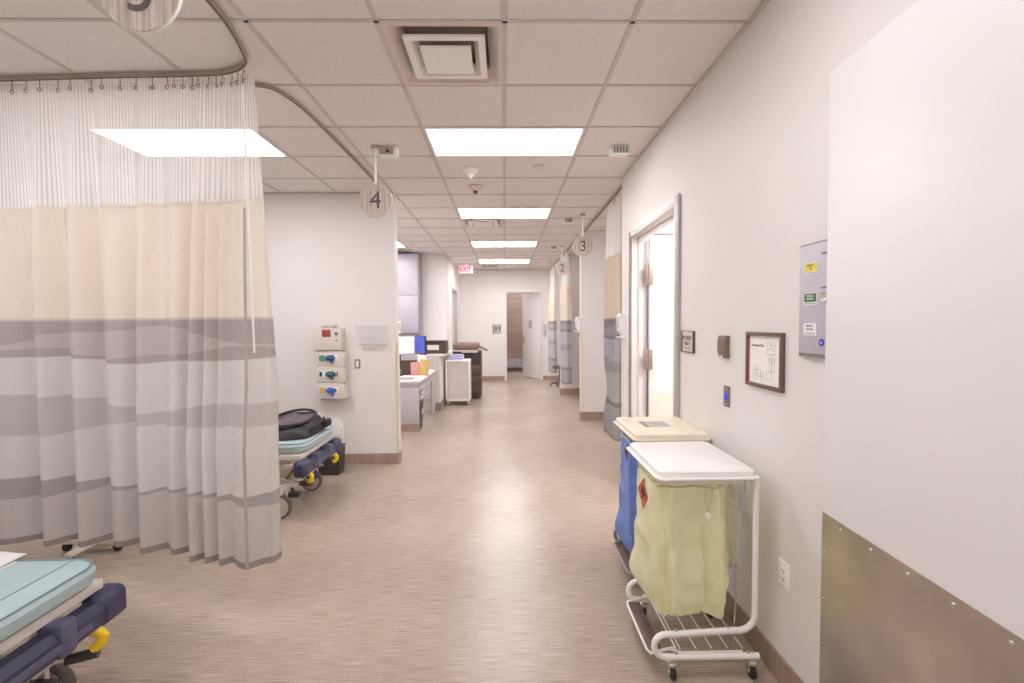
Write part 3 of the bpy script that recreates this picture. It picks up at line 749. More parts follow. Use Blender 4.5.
t = thing('gas_alarm_panel', 'lilac-grey medical gas panel with coloured labels, half hidden by the near door', 'alarm panel', (XR + .0005, 1.864, 1.65), RW)
b = MB(); b.box(0, .40, -.022, 0, -.208, .208, bev=.004); obj('panel', b, M['lilac'], t)
b = MB(); b.box(-.004, 0.404, -.016, 0, -.222, -.208); b.box(-.004, .404, -.016, 0, .208, .214); b.box(-.006, 0, -.016, 0, -.222, .214); obj('rim', b, M['lilac_dk'], t, flat=True)
for nm, mm, z, s1, s2, ik in (('yellow', 'yellow_lab', .115, 'MEDICAL', 'AIR', 'ink'), ('green', 'green_lab', -.0, 'MEDICAL', 'OXYGEN', 'white_ink'), ('white', 'white_lab', -.115, 'MEDICAL', 'VACUUM', 'ink')):
    b = MB(); b.box(.034, .110, -.0245, -.021, z - .022, z + .024); lb = obj('gas_label', b, M['white_lab'], t, flat=True); lb['label'] = nm + ' gas label'
    b = MB(); b.box(.037, .107, -.0252, -.0244, z - .010, z + .022); pl = obj('colour_field', b, M[mm], lb, flat=True)
    text('lettering', s1, .011, M[ik], lb, (.072, -.0255, z + .013), .0003, 0, sx=.9)
    text('lettering', s2, .011, M[ik], lb, (.072, -.0255, z + .001), .0003, 0, sx=.9)
    b = MB(); b.box(.042, .102, -.0250, -.0244, z - .017, z - .014); obj('caption_line', b, M['faint_ink'], lb, flat=True)
b = MB(); b.lathe([(0, -.003), (.014, -.003), (.014, 0)], (.140, -.022, -.162), 24, axis='Y'); em = obj('emblem', b, M['blue_lab'], t)
text('emblem_mark', 'A', .018, M['white_ink'], em, (.140, -.0255, -.162), .0003)
text('panel_lettering', 'ZONE A', .010, M['ink'], t, (.148, -.0225, .165), .0004); text('panel_lettering', 'ALARM', .010, M['ink'], t, (.148, -.0225, .04), .0004)
b = MB(); b.lathe([(.011, -.008), (.016, -.010), (.018, -.004), (.018, 0), (.011, 0)], (.158, -.022, .005), 20, axis='Y'); obj('key_lock', b, M['chrome'], t)

t = thing('wall_outlet', 'white duplex electrical outlet low on the right wall by the steel plate', 'outlet', (XR, 1.962, .483), RW)
b = MB(); b.box(-.039, .039, -.007, 0, -.060, .060, bev=.003); obj('cover_plate', b, M['white_pl'], t)
b = MB(); b.box(-.017, .017, -.010, -.006, -.034, .034, bev=.004); soc = obj('socket', b, M['white_pl'], t)
b = MB()
for z in (-.018, .018):
    b.box(-.008, -.005, -.0108, -.0098, z - .002, z + .009); b.box(.005, .008, -.0108, -.0098, z - .002, z + .009); b.lathe([(0, -.001), (.003, 0)], (0, -.010, z - .009), 10, axis='Y')
obj('slots', b, M['dark'], soc)

def dispenser(loc, rz, label):
    t = thing('soap_dispenser', label, 'dispenser', loc, rz)
    b = MB(); b.prism([(0, -.09), (-.04, -.09), (-.065, -.06), (-.075, .02), (-.068, .09), (-.05, .11), (0, .11)], -.05, .05, 'X'); obj('housing', b, M['white_pl'], t)
    b = MB(); b.box(-.044, .044, -.079, -.068, -.03, .085, bev=.003); obj('cover', b, M['lilac'], t)
    b = MB(); b.prism([(0, -.13), (-.075, -.13), (-.085, -.118), (0, -.09)], -.046, .046, 'X'); obj('drip_tray', b, M['white_pl'], t)
    b = MB(); b.cyl((0, -.06, -.10), (0, -.06, -.115), .012); obj('nozzle', b, M['dark'], t)
dispenser((XR, 4.66, 1.54), RW, 'white soap dispenser on the wall end beside the tied curtain')
dispenser((1.216, 7.565, 1.54), RW, 'white soap dispenser on the end of the third bay partition')

# ------------------------------------------------------------------ wall 4 fittings (front wall on the left)
t = thing('sharps_container', 'beige wall-mounted sharps box with red window above the glove boxes', 'sharps box', (-1.905, 5.28, 1.41))
b = MB(); b.box(-.165, .145, -.13, 0, -.125, .115, bev=.008); obj('housing', b, M['glove_box'], t)
b = MB(); b.box(-.10, .07, -.11, -.02, .13, .145, bev=.004); b.box(-.07, -.05, -.08, -.05, .112, .132); b.box(.03, .05, -.08, -.05, .112, .132); obj('lid_tray', b, M['wheel_cap'], t)
b = MB(); b.box(-.062, .032, -.133, -.128, .02, .098, bev=.003); obj('window', b, M['red_bin'], t)
b = MB(); b.lathe([(0, -.012), (.012, -.010), (.014, 0)], (.092, -.13, .055), 16, axis='Y'); b.lathe([(0, -.008), (.008, -.006), (.009, 0)], (.092, -.13, -.018), 16, axis='Y'); obj('lock', b, M['dark'], t)
b = MB(); b.lathe([(.016, -.008), (.019, -.008), (.019, 0), (.016, 0)], (.092, -.13, .055), 20, axis='Y'); obj('lock_ring', b, M['chrome'], t)
specs = [(1.195, 'top', 'glove_b', 'glove_g', 'green-edged'), (1.02, 'middle', 'glove_t', 'white_lab', ''), (.842, 'bottom', 'glove_l', 'folder', '')]
for z, where, gm, bm_, _ in specs:
    lab = {'top': 'beige glove box holder with green carton, directly under the sharps box', 'middle': 'beige glove box holder with teal gloves, middle of three', 'bottom': 'beige glove box holder with bright blue gloves, lowest of three'}[where]
    t = thing('glove_dispenser', lab, 'glove box', (-1.89, 5.28, z), 0, 'glove boxes under the sharps box')
    b = MB(); b.box(-.16, .155, -.11, 0, -.0885, .086, bev=.005); obj('holder', b, M['glove_box'], t)
    b = MB(); b.box(-.12, .085, -.114, -.108, -.025, .035, bev=.003); ca = obj('carton', b, M['white_lab'], t)
    b = MB(); b.box(-.12, -.055, -.1155, -.113, -.025, .035); obj('carton_label', b, M[bm_], ca, flat=True)
    if where == 'middle':
        b = MB(); b.box(-.118, -.09, -.1165, -.113, -.02, .03); b.box(.045, .055, -.1165, -.113, -.02, .03); b.box(.065, .08, -.1165, -.113, -.02, .03); obj('carton_print', b, M['ink'], ca, flat=True)
    b = MB(); b.lathe([(0, -.03), (.03, -.026), (.052, -.012), (.06, 0)], (0, 0, 0), 20, axis='Y')
    random.seed(int(z * 100))
    for v in b.bm.verts:
        v.co.z *= .55; v.co += Vector((random.uniform(-.006, .006), random.uniform(-.008, .002), random.uniform(-.006, .006)))
    b.prism([(.0, -.02), (.03, -.02), (.038, -.055), (.02, -.06), (.008, -.04)], -.03, -.02, 'Y')
    bmesh.ops.translate(b.bm, vec=(-.0, -.112, .005), verts=b.bm.verts)
    obj('gloves', b, M[gm], t)
    b = MB(); b.prism([(.13, .083), (.158, .083), (.158, .065)], -.113, -.10, 'Y'); obj('corner_clip', b, M['pewter'], t)

t = thing('file_holder', 'clear acrylic file holder on the white wall beside the sharps box', 'file holder', (-1.465, 5.28, 1.445))
b = MB()
b.prism([(-.165, .10), (-.135, -.10), (.15, -.10), (.165, .10)], -.055, -.050, 'Y')
b.prism([(-.165, .10), (-.135, -.10), (.15, -.10), (.165, .10)], -.006, -.001, 'Y')
b.box(-.14, .152, -.055, 0, -.104, -.098)
obj('tray', b, M['acrylic'], t, flat=True)
b = MB(); b.box(-.165, .165, -.056, -.049, .094, .101); b.box(-.14, .15, -.058, -.05, -.03, -.025); b.box(-.137, .15, -.058, -.05, -.105, -.098); obj('rim', b, M['lilac'], t, flat=True)
t = thing('light_switch', 'light switch with dark plate on the white wall right of the glove boxes', 'light switch', (-1.632, 5.28, 1.125))
b = MB(); b.box(-.032, .032, -.006, 0, -.052, .052, bev=.002); obj('plate', b, M['pewter'], t)
b = MB(); b.box(-.016, .016, -.011, -.005, -.033, .033, bev=.003); obj('rocker', b, M['white_pl'], t)

# ------------------------------------------------------------------ far wall fittings
t = thing('restroom_sign', 'grey and dark pictogram sign on the end wall left of the doorway', 'wall sign', (-.19, 12.85, 1.40))
b = MB(); b.box(-.115, .12, -.014, 0, -.13, .13, bev=.003); obj('back_plate', b, mat('restroom_grey', S(186, 182, 180), .45), t)
b = MB(); b.box(-.118, -.09, -.018, 0, -.13, .13, bev=.002); obj('edge_bar', b, M['print'], t)
for x in (-.03, .06):
    b = MB(); b.lathe([(0, -.004), (.014, -.004), (.014, 0)], (x, -.014, .085), 14, axis='Y'); b.box(x - .02, x + .02, -.018, -.012, -.005, .062); b.box(x - .016, x - .003, -.018, -.012, -.055, 0); b.box(x + .003, x + .016, -.018, -.012, -.055, 0); obj('pictogram', b, M['ink'], t, flat=True)
t = thing('switch_plate', 'pale double switch plate on the end wall right of the doorway', 'light switch', (1.11, 12.85, 1.36))
b = MB(); b.box(-.05, .05, -.008, 0, -.19, .16, bev=.003); obj('plate', b, M['lilac'], t)
for z in (-.11, -.02):
    b = MB(); b.box(-.035, .035, -.014, -.006, z - .012, z + .012, bev=.002); obj('rocker', b, M['grey_metal'], t)

t = thing('exit_sign', 'glowing red EXIT sign hanging from the ceiling at the corridor end', 'exit sign', (-.90, 11.55, H))
b = MB(); b.cyl((0, 0, -.045), (0, 0, 0), .05); obj('mount', b, M['white_pl'], t)
b = MB(); b.box(-.19, .15, -.025, .025, -.235, -.045, bev=.006); obj('housing', b, M['white_pl'], t)
b = MB(); b.box(-.175, .135, -.029, -.024, -.222, -.058); obj('face', b, M['exit_white'], t, flat=True)
text('lettering', 'EXIT', .165, M['exit_red'], t, (-.02, -.031, -.141), .001, .004, sx=.85)

# ------------------------------------------------------------------ laundry hampers
def make_hamper(label, lid_mat, bag_mat, sa, sc, z0=.255, fm='white_en', name='laundry_hamper'):
    t = thing(name, label, 'laundry hamper')
    # two bent side tubes (local x: 0 corridor .. .42 wall, local y: 0 near .. .43 far)
    for y in (.02, .45):
        pts = [(.447, .895)] + [(.447, .80), (.447, .32)] + arc(.377, .285, .07, 0, -90, 8) + [(.30, .213), (.10, .203)]
        pts += arc(.055, .152, .050, 90, 270, 12) + [(.10, .10), (.467, .098)]
        b = MB(); b.tube([(x, y, z) for x, z in pts], .0135, 12); obj('side_tube', b, M[fm], t)
        b = MB(); [b.lathe([(0, -.008), (.008, -.006), (.009, 0)], (x, y, z), 8) for x, z in ((.10, .224), (.33, .236), (.10, .121), (.42, .120))]; obj('bolt', b, M['chrome'], t)
    b = MB(); b.tube([(.447, .02, .868), (.447, .45, .868)], .010); b.tube([(x, y, .868) for x, y in rrect(.045, .40, .035, .44, .03)], .008, 8, closed=True); b.tube([(.40, .235, .868), (.447, .235, .868)], .009); obj('top_rail', b, M[fm], t)
    # wire shelf
    b = MB()
    for x in (.12, .19, .26, .33, .395): b.tube([(x, .02, .135), (x, .45, .135)], .003, 6)
    b.tube([(.08, .03, .130), (.13, .03, .112), (.40, .03, .112)], .0065, 8); b.tube([(.08, .44, .130), (.13, .44, .112), (.40, .44, .112)], .0065, 8)
    b.tube([(.10, .02, .14), (.10, .45, .14)], .0035, 6)
    obj('wire_shelf', b, M[fm], t)
    # foot pedal
    b = MB(); b.box(-.005, .055, .05, .42, .100, .108, bev=.002); pd = obj('foot_pedal', b, M['brown_dk'], t)
    b = MB(); b.tube([(.10, .43, .13), (-.005, .43, .105), (-.012, .40, .102), (-.012, .07, .102), (-.005, .04, .105), (.10, .04, .13)], .006, 8); obj('pedal_rim', b, M[fm], pd)
    b = MB(); b.tube([(.405, .03, .885), (.37, .06, .12)], .0035, 6); b.tube([(.32, .03, .80), (.432, .03, .72)], .003, 6); obj('lift_rod', b, M['chrome'], t)
    # casters
    for x, y in ((.085, .02), (.437, .02), (.085, .45), (.437, .45)):
        b = MB(); b.cyl((x, y, .060), (x, y, .098), .011); b.lathe([(0, .066), (.022, .066), (.024, .078), (.014, .084), (0, .084)], (x, y, 0), 16); b.box(x - .016, x - .011, y - .012, y + .012, .025, .070, bev=.002); b.box(x + .011, x + .016, y - .012, y + .012, .025, .070, bev=.002); b.cyl((x - .02, y, .034), (x + .02, y, .034), .005)
        cs = obj('caster', b, M['chrome'], t)
        b = MB(); b.lathe([(0, -.010), (.022, -.010), (.030, -.009), (.034, -.004), (.034, .004), (.030, .009), (.022, .010), (0, .010)], (x, y, .034), 24, axis='X'); obj('wheel', b, M['black'], cs)
    # lid
    b = MB()
    def layer(x0, x1, y0, y1, r, z): return [b.bm.verts.new((x, y, z)) for x, y in rrect(x0, x1, y0, y1, r)]
    rings = [layer(.012, .458, .002, .54, .035, .886), layer(.008, .462, -.002, .544, .037, .890), layer(.008, .462, -.002, .544, .037, .895), layer(.020, .450, .010, .528, .032, .897), layer(.024, .446, .014, .522, .032, .920), layer(.032, .438, .022, .514, .028, .926)]
    for A, B in zip(rings, rings[1:]):
        n = len(A)
        for k in range(n): b.bm.faces.new((A[k], A[(k + 1) % n], B[(k + 1) % n], B[k]))
    b.bm.faces.new(rings[0][::-1]); b.bm.faces.new(rings[-1])
    lid = obj('lid', b, lid_mat, t)
    # bag: closed sack hung on the top rail
    bag = MB(); nu, nv = 130, 56
    def bagpos(a, c):
        z = z0 + (.885 - z0) * c
        th = 2 * PI * a; cx, cyy = .185, .235
        hx, hy = .155, .195
        low = max(0, 1 - c / .16)
        shrink = 1 - .06 * low ** 2 + .05 * math.sin(PI * min(1, c * 1.1))
        ct, st = math.cos(th), math.sin(th); e = .38
        x = math.copysign(abs(ct) ** e, ct); y = math.copysign(abs(st) ** e, st)
        w = .016 * math.sin(5 * th + 2.2 * math.sin(3 * c + th)) * (1 - .6 * c) + .008 * math.sin(11 * th + 4 * c) + .004 * math.sin(23 * th + 9 * c) - .045 * math.exp(-((th - 4.80 - .10 * math.sin(5 * c)) / .10) ** 2) * (1 - .7 * c) + .022 * noise.noise(Vector((3 * ct, 3 * st, 5 * c))) * (1.1 - c) + .010 * noise.noise(Vector((9 * ct, 9 * st, 9 * c + 3)))
        pin = -.010 * math.exp(-((c - .93) / .02) ** 2)
        kx = (hx + w + pin) * shrink; ky = (hy + w + pin) * shrink
        zz = z + low * .018 * math.sin(3 * th + .5)
        return Vector((cx + kx * x, cyy + ky * y, zz))
    bag.grid(nu, nv, bagpos)
    cen = bag.bm.verts.new((.185, .235, z0 + .015)); bag.bm.verts.ensure_lookup_table()
    bmesh.ops.remove_doubles(bag.bm, verts=bag.bm.verts, dist=.0006)
    low = [e for e in bag.bm.edges if e.is_boundary and (e.verts[0].co.z + e.verts[1].co.z) / 2 < .5]
    for e in low:
        try: bag.bm.faces.new((e.verts[0], e.verts[1], cen))
        except ValueError: pass
    bg = obj('bag', bag, bag_mat, t)
    b = MB(); b.tube([bagpos(i / 60, .935) + (bagpos(i / 60, .935) - Vector((.185, .235, bagpos(i / 60, .935).z))) * .02 for i in range(60)], .0035, 6, closed=True)
    b.tube([(.23, .028, .845), (.225, .018, .79), (.235, .016, .74)], .0025, 6); b.tube([(.26, .028, .845), (.25, .018, .79), (.237, .016, .74)], .0025, 6)
    obj('drawstring', b, M['cord'], bg)
    b = MB(); b.lathe([(0, -.014), (.010, -.012), (.013, 0), (.010, .012), (0, .014)], (.236, .014, .728), 12); obj('toggle', b, M['white_pl'], bg)
    if True:
        # patch follows the corridor-facing side of the bag
        b = MB()
        def surf(y, z, lift):
            c = (z - z0) / (.885 - z0); lo, hi = .36, .62      # y falls as the angle grows on this side
            for _ in range(24):
                mid = (lo + hi) / 2
                if bagpos(mid, c).y > y: lo = mid
                else: hi = mid
            return Vector((bagpos((lo + hi) / 2, c).x - lift, y, z))
        def st_(a, c): return surf(sa[0] + sa[2] * (a + c - 1), sa[1] + sa[2] * 1.05 * (c - a), .004)
        b.grid(14, 14, st_); sk = obj('biohazard_sticker', b, M['orange'], bg)
        b = MB()
        def sp_(u, v): return surf(sa[0] - u * sa[2] * 1.6, sa[1] + v * sa[2] * 1.6, .0055)
        for k in range(3):
            a0 = math.radians(90 + 120 * k)
            cxx, czz = .15 * math.cos(a0), .15 * math.sin(a0)
            b.tube([sp_(cxx + .14 * math.cos(a0 + math.radians(q)), czz + .14 * math.sin(a0 + math.radians(q))) for q in range(30, 331, 20)], .003, 6)
        b.tube([sp_(.10 * math.cos(2 * PI * i / 20), .10 * math.sin(2 * PI * i / 20)) for i in range(20)], .0022, 6, closed=True)
        b.tube([st_(.04, .04 + .92 * i / 12) for i in range(13)] + [st_(.04 + .92 * i / 12, .96) for i in range(13)] + [st_(.96, .96 - .92 * i / 12) for i in range(13)] + [st_(.96 - .92 * i / 12, .04) for i in range(12)], .002, 6)
        obj('biohazard_mark', b, M['ink'], sk)
    return t
h1 = make_hamper('white-lidded rolling hamper with pale yellow bag and orange sticker, nearest', M['white_pl'], M['bag_y'], (.232, .752, .072), 0)
h1.location = (.64, 1.99, 0)
h2 = make_hamper('cream-lidded rolling hamper with blue bag, behind the yellow-bag hamper', M['cream_pl'], M['bag_b'], (.20, .775, .05), 0, .15, 'grey_metal')
h2.location = (.725, 2.66, 0)
b = MB(); b.box(.13, .30, .20, .36, .9255, .9272); lb = obj('lid_label', b, mat('lid_label', S(196, 192, 184), .4), [c for c in h2.children if c.name.startswith('lid') and 'lift' not in c.name][0], flat=True)
for q, nm in ((('box', .135, .165, .205, .355), 'pictogram'),):
    b = MB(); b.box(*q[1:], .9270, .9278); obj(nm, b, M['pewter'], lb, flat=True)
for i in range(4):
    b = MB(); b.box(.18, .29, .215 + .036 * i, .230 + .036 * i, .9270, .9278); obj('text_line', b, M['faint_ink'], lb, flat=True)
# white spare liner hanging on the wall side of the near hamper
b = MB()
b.grid(16, 20, lambda a, c: Vector((1.06 + .09 * a + .006 * math.sin(9 * c), 2.31 + .014 * math.sin(9 * a + 3 * c), .36 + .40 * c - .03 * a * (1 - c))))
sol = obj('spare_liner', b, mat('pale_liner', S(232, 234, 214), .5, var=.05, scale=20, bump=.6, bscale=25), None, recalc=False); tag(sol, 'white folded liner hanging between the near hamper and the wall', 'bag')
md = sol.modifiers.new('solid', 'SOLIDIFY'); md.thickness = .004

# ------------------------------------------------------------------ stretchers (local: foot end at x=0 facing +x, head toward -x)
def make_stretcher(label):
    t = thing('stretcher', label, 'stretcher')
    L = 1.95; Wd = .36
    # mattress with rounded plan corners
    b = MB(); out = rrect(-L, 0, -Wd, Wd, .10, 8)
    rings = []
    for (ins, z) in ((.035, .535), (.008, .545), (.0, .590), (.014, .610), (.045, .622)):
        o2 = rrect(-L + ins, -ins, -Wd + ins, Wd - ins, .10 - ins * .5, 8); rings.append([b.bm.verts.new((x, y, z)) for x, y in o2])
    for A, B in zip(rings, rings[1:]):
        for k in range(len(A)): b.bm.faces.new((A[k], A[(k + 1) % len(A)], B[(k + 1) % len(A)], B[k]))
    b.bm.faces.new(rings[0][::-1]); b.bm.faces.new(rings[-1])
    mt = obj('mattress', b, M['mattress'], t)
    b = MB(); b.tube([(x, y, .612) for x, y in rrect(-L + .012, -.012, -Wd + .012, Wd - .012, .09, 8)], .004, 6, closed=True)
    b.tube([(-.11, -Wd + .03, .6225), (-.11, Wd - .03, .6225)], .003, 6)
    obj('piping', b, M['seam'], mt)
    b = MB(); b.box(-.45, -.33, .20, .32, .6215, .6235); tg = obj('mattress_tag', b, M['white_lab'], mt, flat=True)
    b = MB(); b.box(-.40, -.36, .22, .24, .6232, .6240); b.lathe([(.012, .6232), (.016, .6240), (.010, .6240)], (-.38, .275, 0), 14); obj('tag_print', b, M['blue_lab'], tg)
    # deck frame
    b = MB()
    b.box(-L, -.03, -.365, -.33, .485, .525, bev=.006); b.box(-L, -.03, .33, .365, .485, .525, bev=.006); b.box(-.064, -.03, -.335, .335, .485, .525, bev=.006); b.box(-L, -L + .04, -.335, .335, .485, .525, bev=.006)
    b.box(-L + .04, -.06, -.335, .335, .490, .534)
    obj('deck', b, M['bed_white'], t)
    # foot bumper
    b = MB(); b.prism([(.04, .42), (.07, .405), (.115, .415), (.12, .48), (.10, .51), (.045, .505)], -.30, .30, 'Y')
    bu = obj('foot_bumper', b, M['navy'], t)
    for s in (-1, 1):
        y0, y1 = (.285, .425) if s > 0 else (-.425, -.285)
        b = MB(); b.box(.02, .125, y0, y1, .398, .528, bev=.024, seg=1); obj('bumper_block', b, M['navy'], bu)
        b = MB(); b.box(.034, .128, s * .14 - .035, s * .14 + .035, .402, .532, bev=.014); obj('bumper_pad', b, M['navy_lt'], bu)
    b = MB(); b.box(.119, .124, -.24, .24, .435, .465, bev=.002); obj('bumper_strip', b, M['navy_lt'], bu); bu.location = (-.095, 0, -.045)
    # bumper arms
    for s in (-1, 1):
        b = MB(); b.box(-.16, -.02, s * .20 - .02, s * .20 + .02, .39, .455, bev=.005); obj('bumper_arm', b, M['bed_white'], t)
    # push handle with yellow grip under the bumper
    for s in (-1, 1):
        b = MB(); b.tube([(-.36, s * .20, .31), (-.12, s * .235, .268), (-.04, s * .26, .264)], .012, 10); ph_ = obj('push_handle', b, M['bed_white'], t)
        b = MB(); b.tube([(-.085, s * .245, .262), (.01, s * .28, .268)], .021, 10); obj('grip', b, M['dark'], ph_)
        b = MB(); b.tube([(-.005, s * .275, .285), (.02, s * .285, .305), (.025, s * .29, .33), (.01, s * .285, .35), (-.02, s * .275, .358), (-.05, s * .26, .352)], .020, 12); obj('release_lever', b, M['yellow'], ph_)
    # base, pillars
    for x in (-.55, -1.45):
        b = MB(); b.cyl((x, 0, .18), (x, 0, .48), .055); b.cyl((x, 0, .18), (x, 0, .33), .075); obj('lift_column', b, M['grey_metal'], t)
    b = MB(); b.box(-1.75, -.22, -.16, .16, .15, .24, bev=.03, seg=3); b.box(-.42, -.18, -.31, .31, .20, .27, bev=.02); b.box(-1.78, -1.54, -.31, .31, .20, .27, bev=.02); obj('base_cover', b, M['bed_white'], t)
    b = MB(); b.tube([(-.20, -.25, .30), (-.16, -.20, .36), (-.16, .20, .36), (-.20, .25, .30)], .012, 8); obj('foot_rail', b, M['brass'], t)
    for x in (-.23, -1.66):
        for s in (-1, 1):
            y = s * .32
            b = MB(); b.box(x - .045, x + .045, y - .05 * s - .012, y - .05 * s + .012, .09, .24, bev=.006); b.cyl((x, y - .06, .10), (x, y + .06, .10), .012); b.cyl((x, y, .19), (x, y, .25), .03); cs = obj('caster', b, M['bed_white'], t)
            b = MB(); b.lathe([(.062, -.022), (.09, -.024), (.10, -.012), (.10, .012), (.09, .024), (.062, .022)], (x, y, .10), 32, axis='Y'); w = obj('wheel', b, M['tyre'], cs)
            b = MB(); b.lathe([(0, -.030), (.055, -.028), (.082, -.024), (.082, .024), (.055, .028), (0, .030)], (x, y, .10), 28, axis='Y'); obj('hub_cap', b, M['wheel_cap'], cs)
        b = MB(); b.tube([(x + .02, -.2, .24), (x + .05, -.2, .20), (x + .07, -.2, .17)], .012, 8); b.box(x + .02, x + .12, -.25, -.15, .140, .165, bev=.01)
        b.tube([(x + .02, .2, .24), (x + .05, .2, .20)], .012, 8); b.box(x + .02, x + .12, .15, .25, .165, .19, bev=.01); obj('brake_pedal', b, M['dark'], t)
    # folded side rails and lowered levers
    for s in (-1, 1):
        b = MB(); y = s * .395
        b.tube([(-.55, y, .40), (-.60, y, .45), (-1.35, y, .45), (-1.40, y, .40), (-1.35, y, .36), (-.60, y, .36)], .011, 8, closed=True)
        for x in (-.75, -.95, -1.15): b.tube([(x, y, .36), (x, y, .45)], .008, 8)
        b.box(-.7, -.66, s * .36 - .006, s * .395 + .006, .40, .46); b.box(-1.3, -1.26, s * .36 - .006, s * .395 + .006, .40, .46)
        obj('side_rail', b, M['bed_white'], t)
    b = MB(); b.tube([(-.16, -.36, .44), (-.05, -.365, .44)], .012, 8); b.tube([(-.16, .36, .44), (-.05, .365, .44)], .012, 8); obj('release_knob', b, M['wheel_cap'], t)
    return t
s1 = make_stretcher('teal stretcher with navy bumper and yellow lever, cut off at bottom left')
s1.location = (-1.64, 1.59, 0)
s2 = copy_tree(s1); s2.location = (-1.60, 4.13, 0)
s2['label'] = 'teal stretcher carrying a black bag, half hidden behind the curtain'
for o in (s1, s2): o['group'] = 'stretchers in the bays'

b = MB(); out = []
b.grid(28, 20, lambda a, c: Vector((-2.34 + .36 * a, 1.50 + .46 * c, .628 + .085 * (max(0, math.sin(PI * a)) ** .6) * (max(0, math.sin(PI * c)) ** .5) + .004 * math.sin(9 * a + 5 * c))))
b.grid(4, 4, lambda a, c: Vector((-2.34 + .36 * a, 1.50 + .46 * c, .6275)))
tag(obj('pillow', b, M['white_lab'], None), 'white pillow edge on the near stretcher at the left border', 'pillow')

# black bag on the far stretcher
t = thing('duffel_bag', 'open black duffel bag lying on the far stretcher', 'bag', (-1.83, 4.12, .626))
b = MB()
def bagf(a, c):
    th = 2 * PI * a; ct, st = math.cos(th), math.sin(th); e = .6
    x = math.copysign(abs(ct) ** e, ct); y = math.copysign(abs(st) ** e, st)
    k = (1 - .25 * c ** 2) * (1 + .03 * math.sin(7 * th + 5 * c))
    return Vector((.21 * x * k, .27 * y * k, .002 + c * (.115 + .03 * y)))
b.grid(48, 10, bagf)
cen = b.bm.verts.new((0, 0, .10)); bmesh.ops.remove_doubles(b.bm, verts=b.bm.verts, dist=.0005)
for e in [e for e in b.bm.edges if e.is_boundary and e.verts[0].co.z > .05]: b.bm.faces.new((e.verts[0], e.verts[1], cen))
bd = obj('body', b, M['bagblack'], t)
b = MB(); b.grid(16, 10, lambda a, c: Vector((-.16 + .30 * a, -.18 + .36 * c, .125 + .012 * math.sin(8 * a) * math.cos(6 * c) + .03 * (c - .5)))); md = obj('lining', b, M['bagliner'], t, recalc=False)
b = MB(); b.tube([(.165 * math.cos(q), .215 * math.sin(q) , .135 + .03 * math.sin(q)) for q in [2 * PI * i / 32 for i in range(32)]], .012, 8, closed=True); obj('zip_rim', b, M['bagblack'], t)
b = MB(); b.tube([(.20, -.12, .06), (.245, -.06, .10), (.235, .06, .12), (.21, .12, .08)], .010, 8); b.box(.19, .25, .10, .22, .02, .09, bev=.02); obj('carry_handle', b, M['bagblack'], t)
# clear plastic bag behind the bumper
b = MB()
b.lathe([(0, -.11), (.05, -.10), (.075, -.04), (.07, .03), (.045, .09), (.02, .12)], (0, 0, 0), 20); random.seed(5)
for v in b.bm.verts: v.co += Vector((random.uniform(-.012, .012), random.uniform(-.012, .012), random.uniform(-.012, .012)))
bmesh.ops.translate(b.bm, vec=(-1.66, 4.66, .52), verts=b.bm.verts)
tag(obj('plastic_bag', b, M['film']), 'clear crumpled plastic bag hanging at the far stretcher corner', 'bag')
t = thing('waste_bin', 'black bin on the floor under the far stretcher foot', 'bin', (-1.83, 4.98, 0))
b = MB(); b.prism([(-.10, .0), (.10, .0), (.115, .28), (-.115, .28)], -.09, .09, 'Y'); obj('body', b, M['dark'], t)
b = MB(); b.box(-.12, .12, -.095, .095, .27, .295, bev=.006); obj('rim', b, M['dark'], t)

# wheeled stand behind the curtain (only its foot shows)
t = thing('rolling_stand', 'brown pole and caster foot of a stand under the curtain hem', 'stand', (-2.86, 3.30, 0))
b = MB(); b.cyl((0, 0, .06), (0, 0, 1.15), .022); obj('pole', b, M['brass'], t)
b = MB(); b.box(-.03, .17, -.03, .03, .055, .10, bev=.008); b.box(-.22, .0, -.025, .025, .055, .085, bev=.008); b.box(-.025, .025, -.22, .22, .055, .085, bev=.008); obj('foot', b, M['bed_white'], t)
for x, y in ((.15, 0), (-.2, 0), (0, .2), (0, -.2)):
    b = MB(); b.lathe([(0, -.014), (.026, -.014), (.03, -.006), (.03, .006), (.026, .014), (0, .014)], (x, y, .03), 18, axis='Y'); obj('caster', b, M['black'], t)
b = MB(); b.box(-.28, .28, -.18, .18, 1.15, 1.18, bev=.008); obj('tray', b, M['wheel_cap'], t)

# ------------------------------------------------------------------ nurse station
t = thing('desk', 'grey nurse station desk with white top, behind the white wall corner', 'desk', (-1.22, 6.83, 0))
b = MB(); b.box(-2.4, .01, -.01, 1.60, .715, .75, bev=.004); obj('worktop', b, M['counter'], t)
b = MB(); b.box(-2.4, -.02, .0, .03, .11, .645, bev=.002); b.box(-2.4, -.02, .0, .03, .652, .713, bev=.002); obj('front_panel', b, M['desk_grey'], t)
b = MB(); b.box(-2.4, -.02, .03, .05, .0, .11); b.box(-2.4, -.02, .005, .03, 0, .108); obj('plinth', b, M['base'], t, flat=True)
b = MB(); b.box(-.04, -.015, .03, 1.58, .60, .712); obj('side_apron', b, M['desk_grey'], t, flat=True)
b = MB(); b.box(-.05, -.02, 1.25, 1.58, .0, .60); obj('end_panel', b, M['desk_grey'], t, flat=True)
b = MB(); b.box(-.5, -.06, .10, 1.2, .42, .44); b.box(-.5, -.48, .05, 1.25, 0, .60); obj('shelf', b, M['desk_grey'], t, flat=True)
random.seed(11)
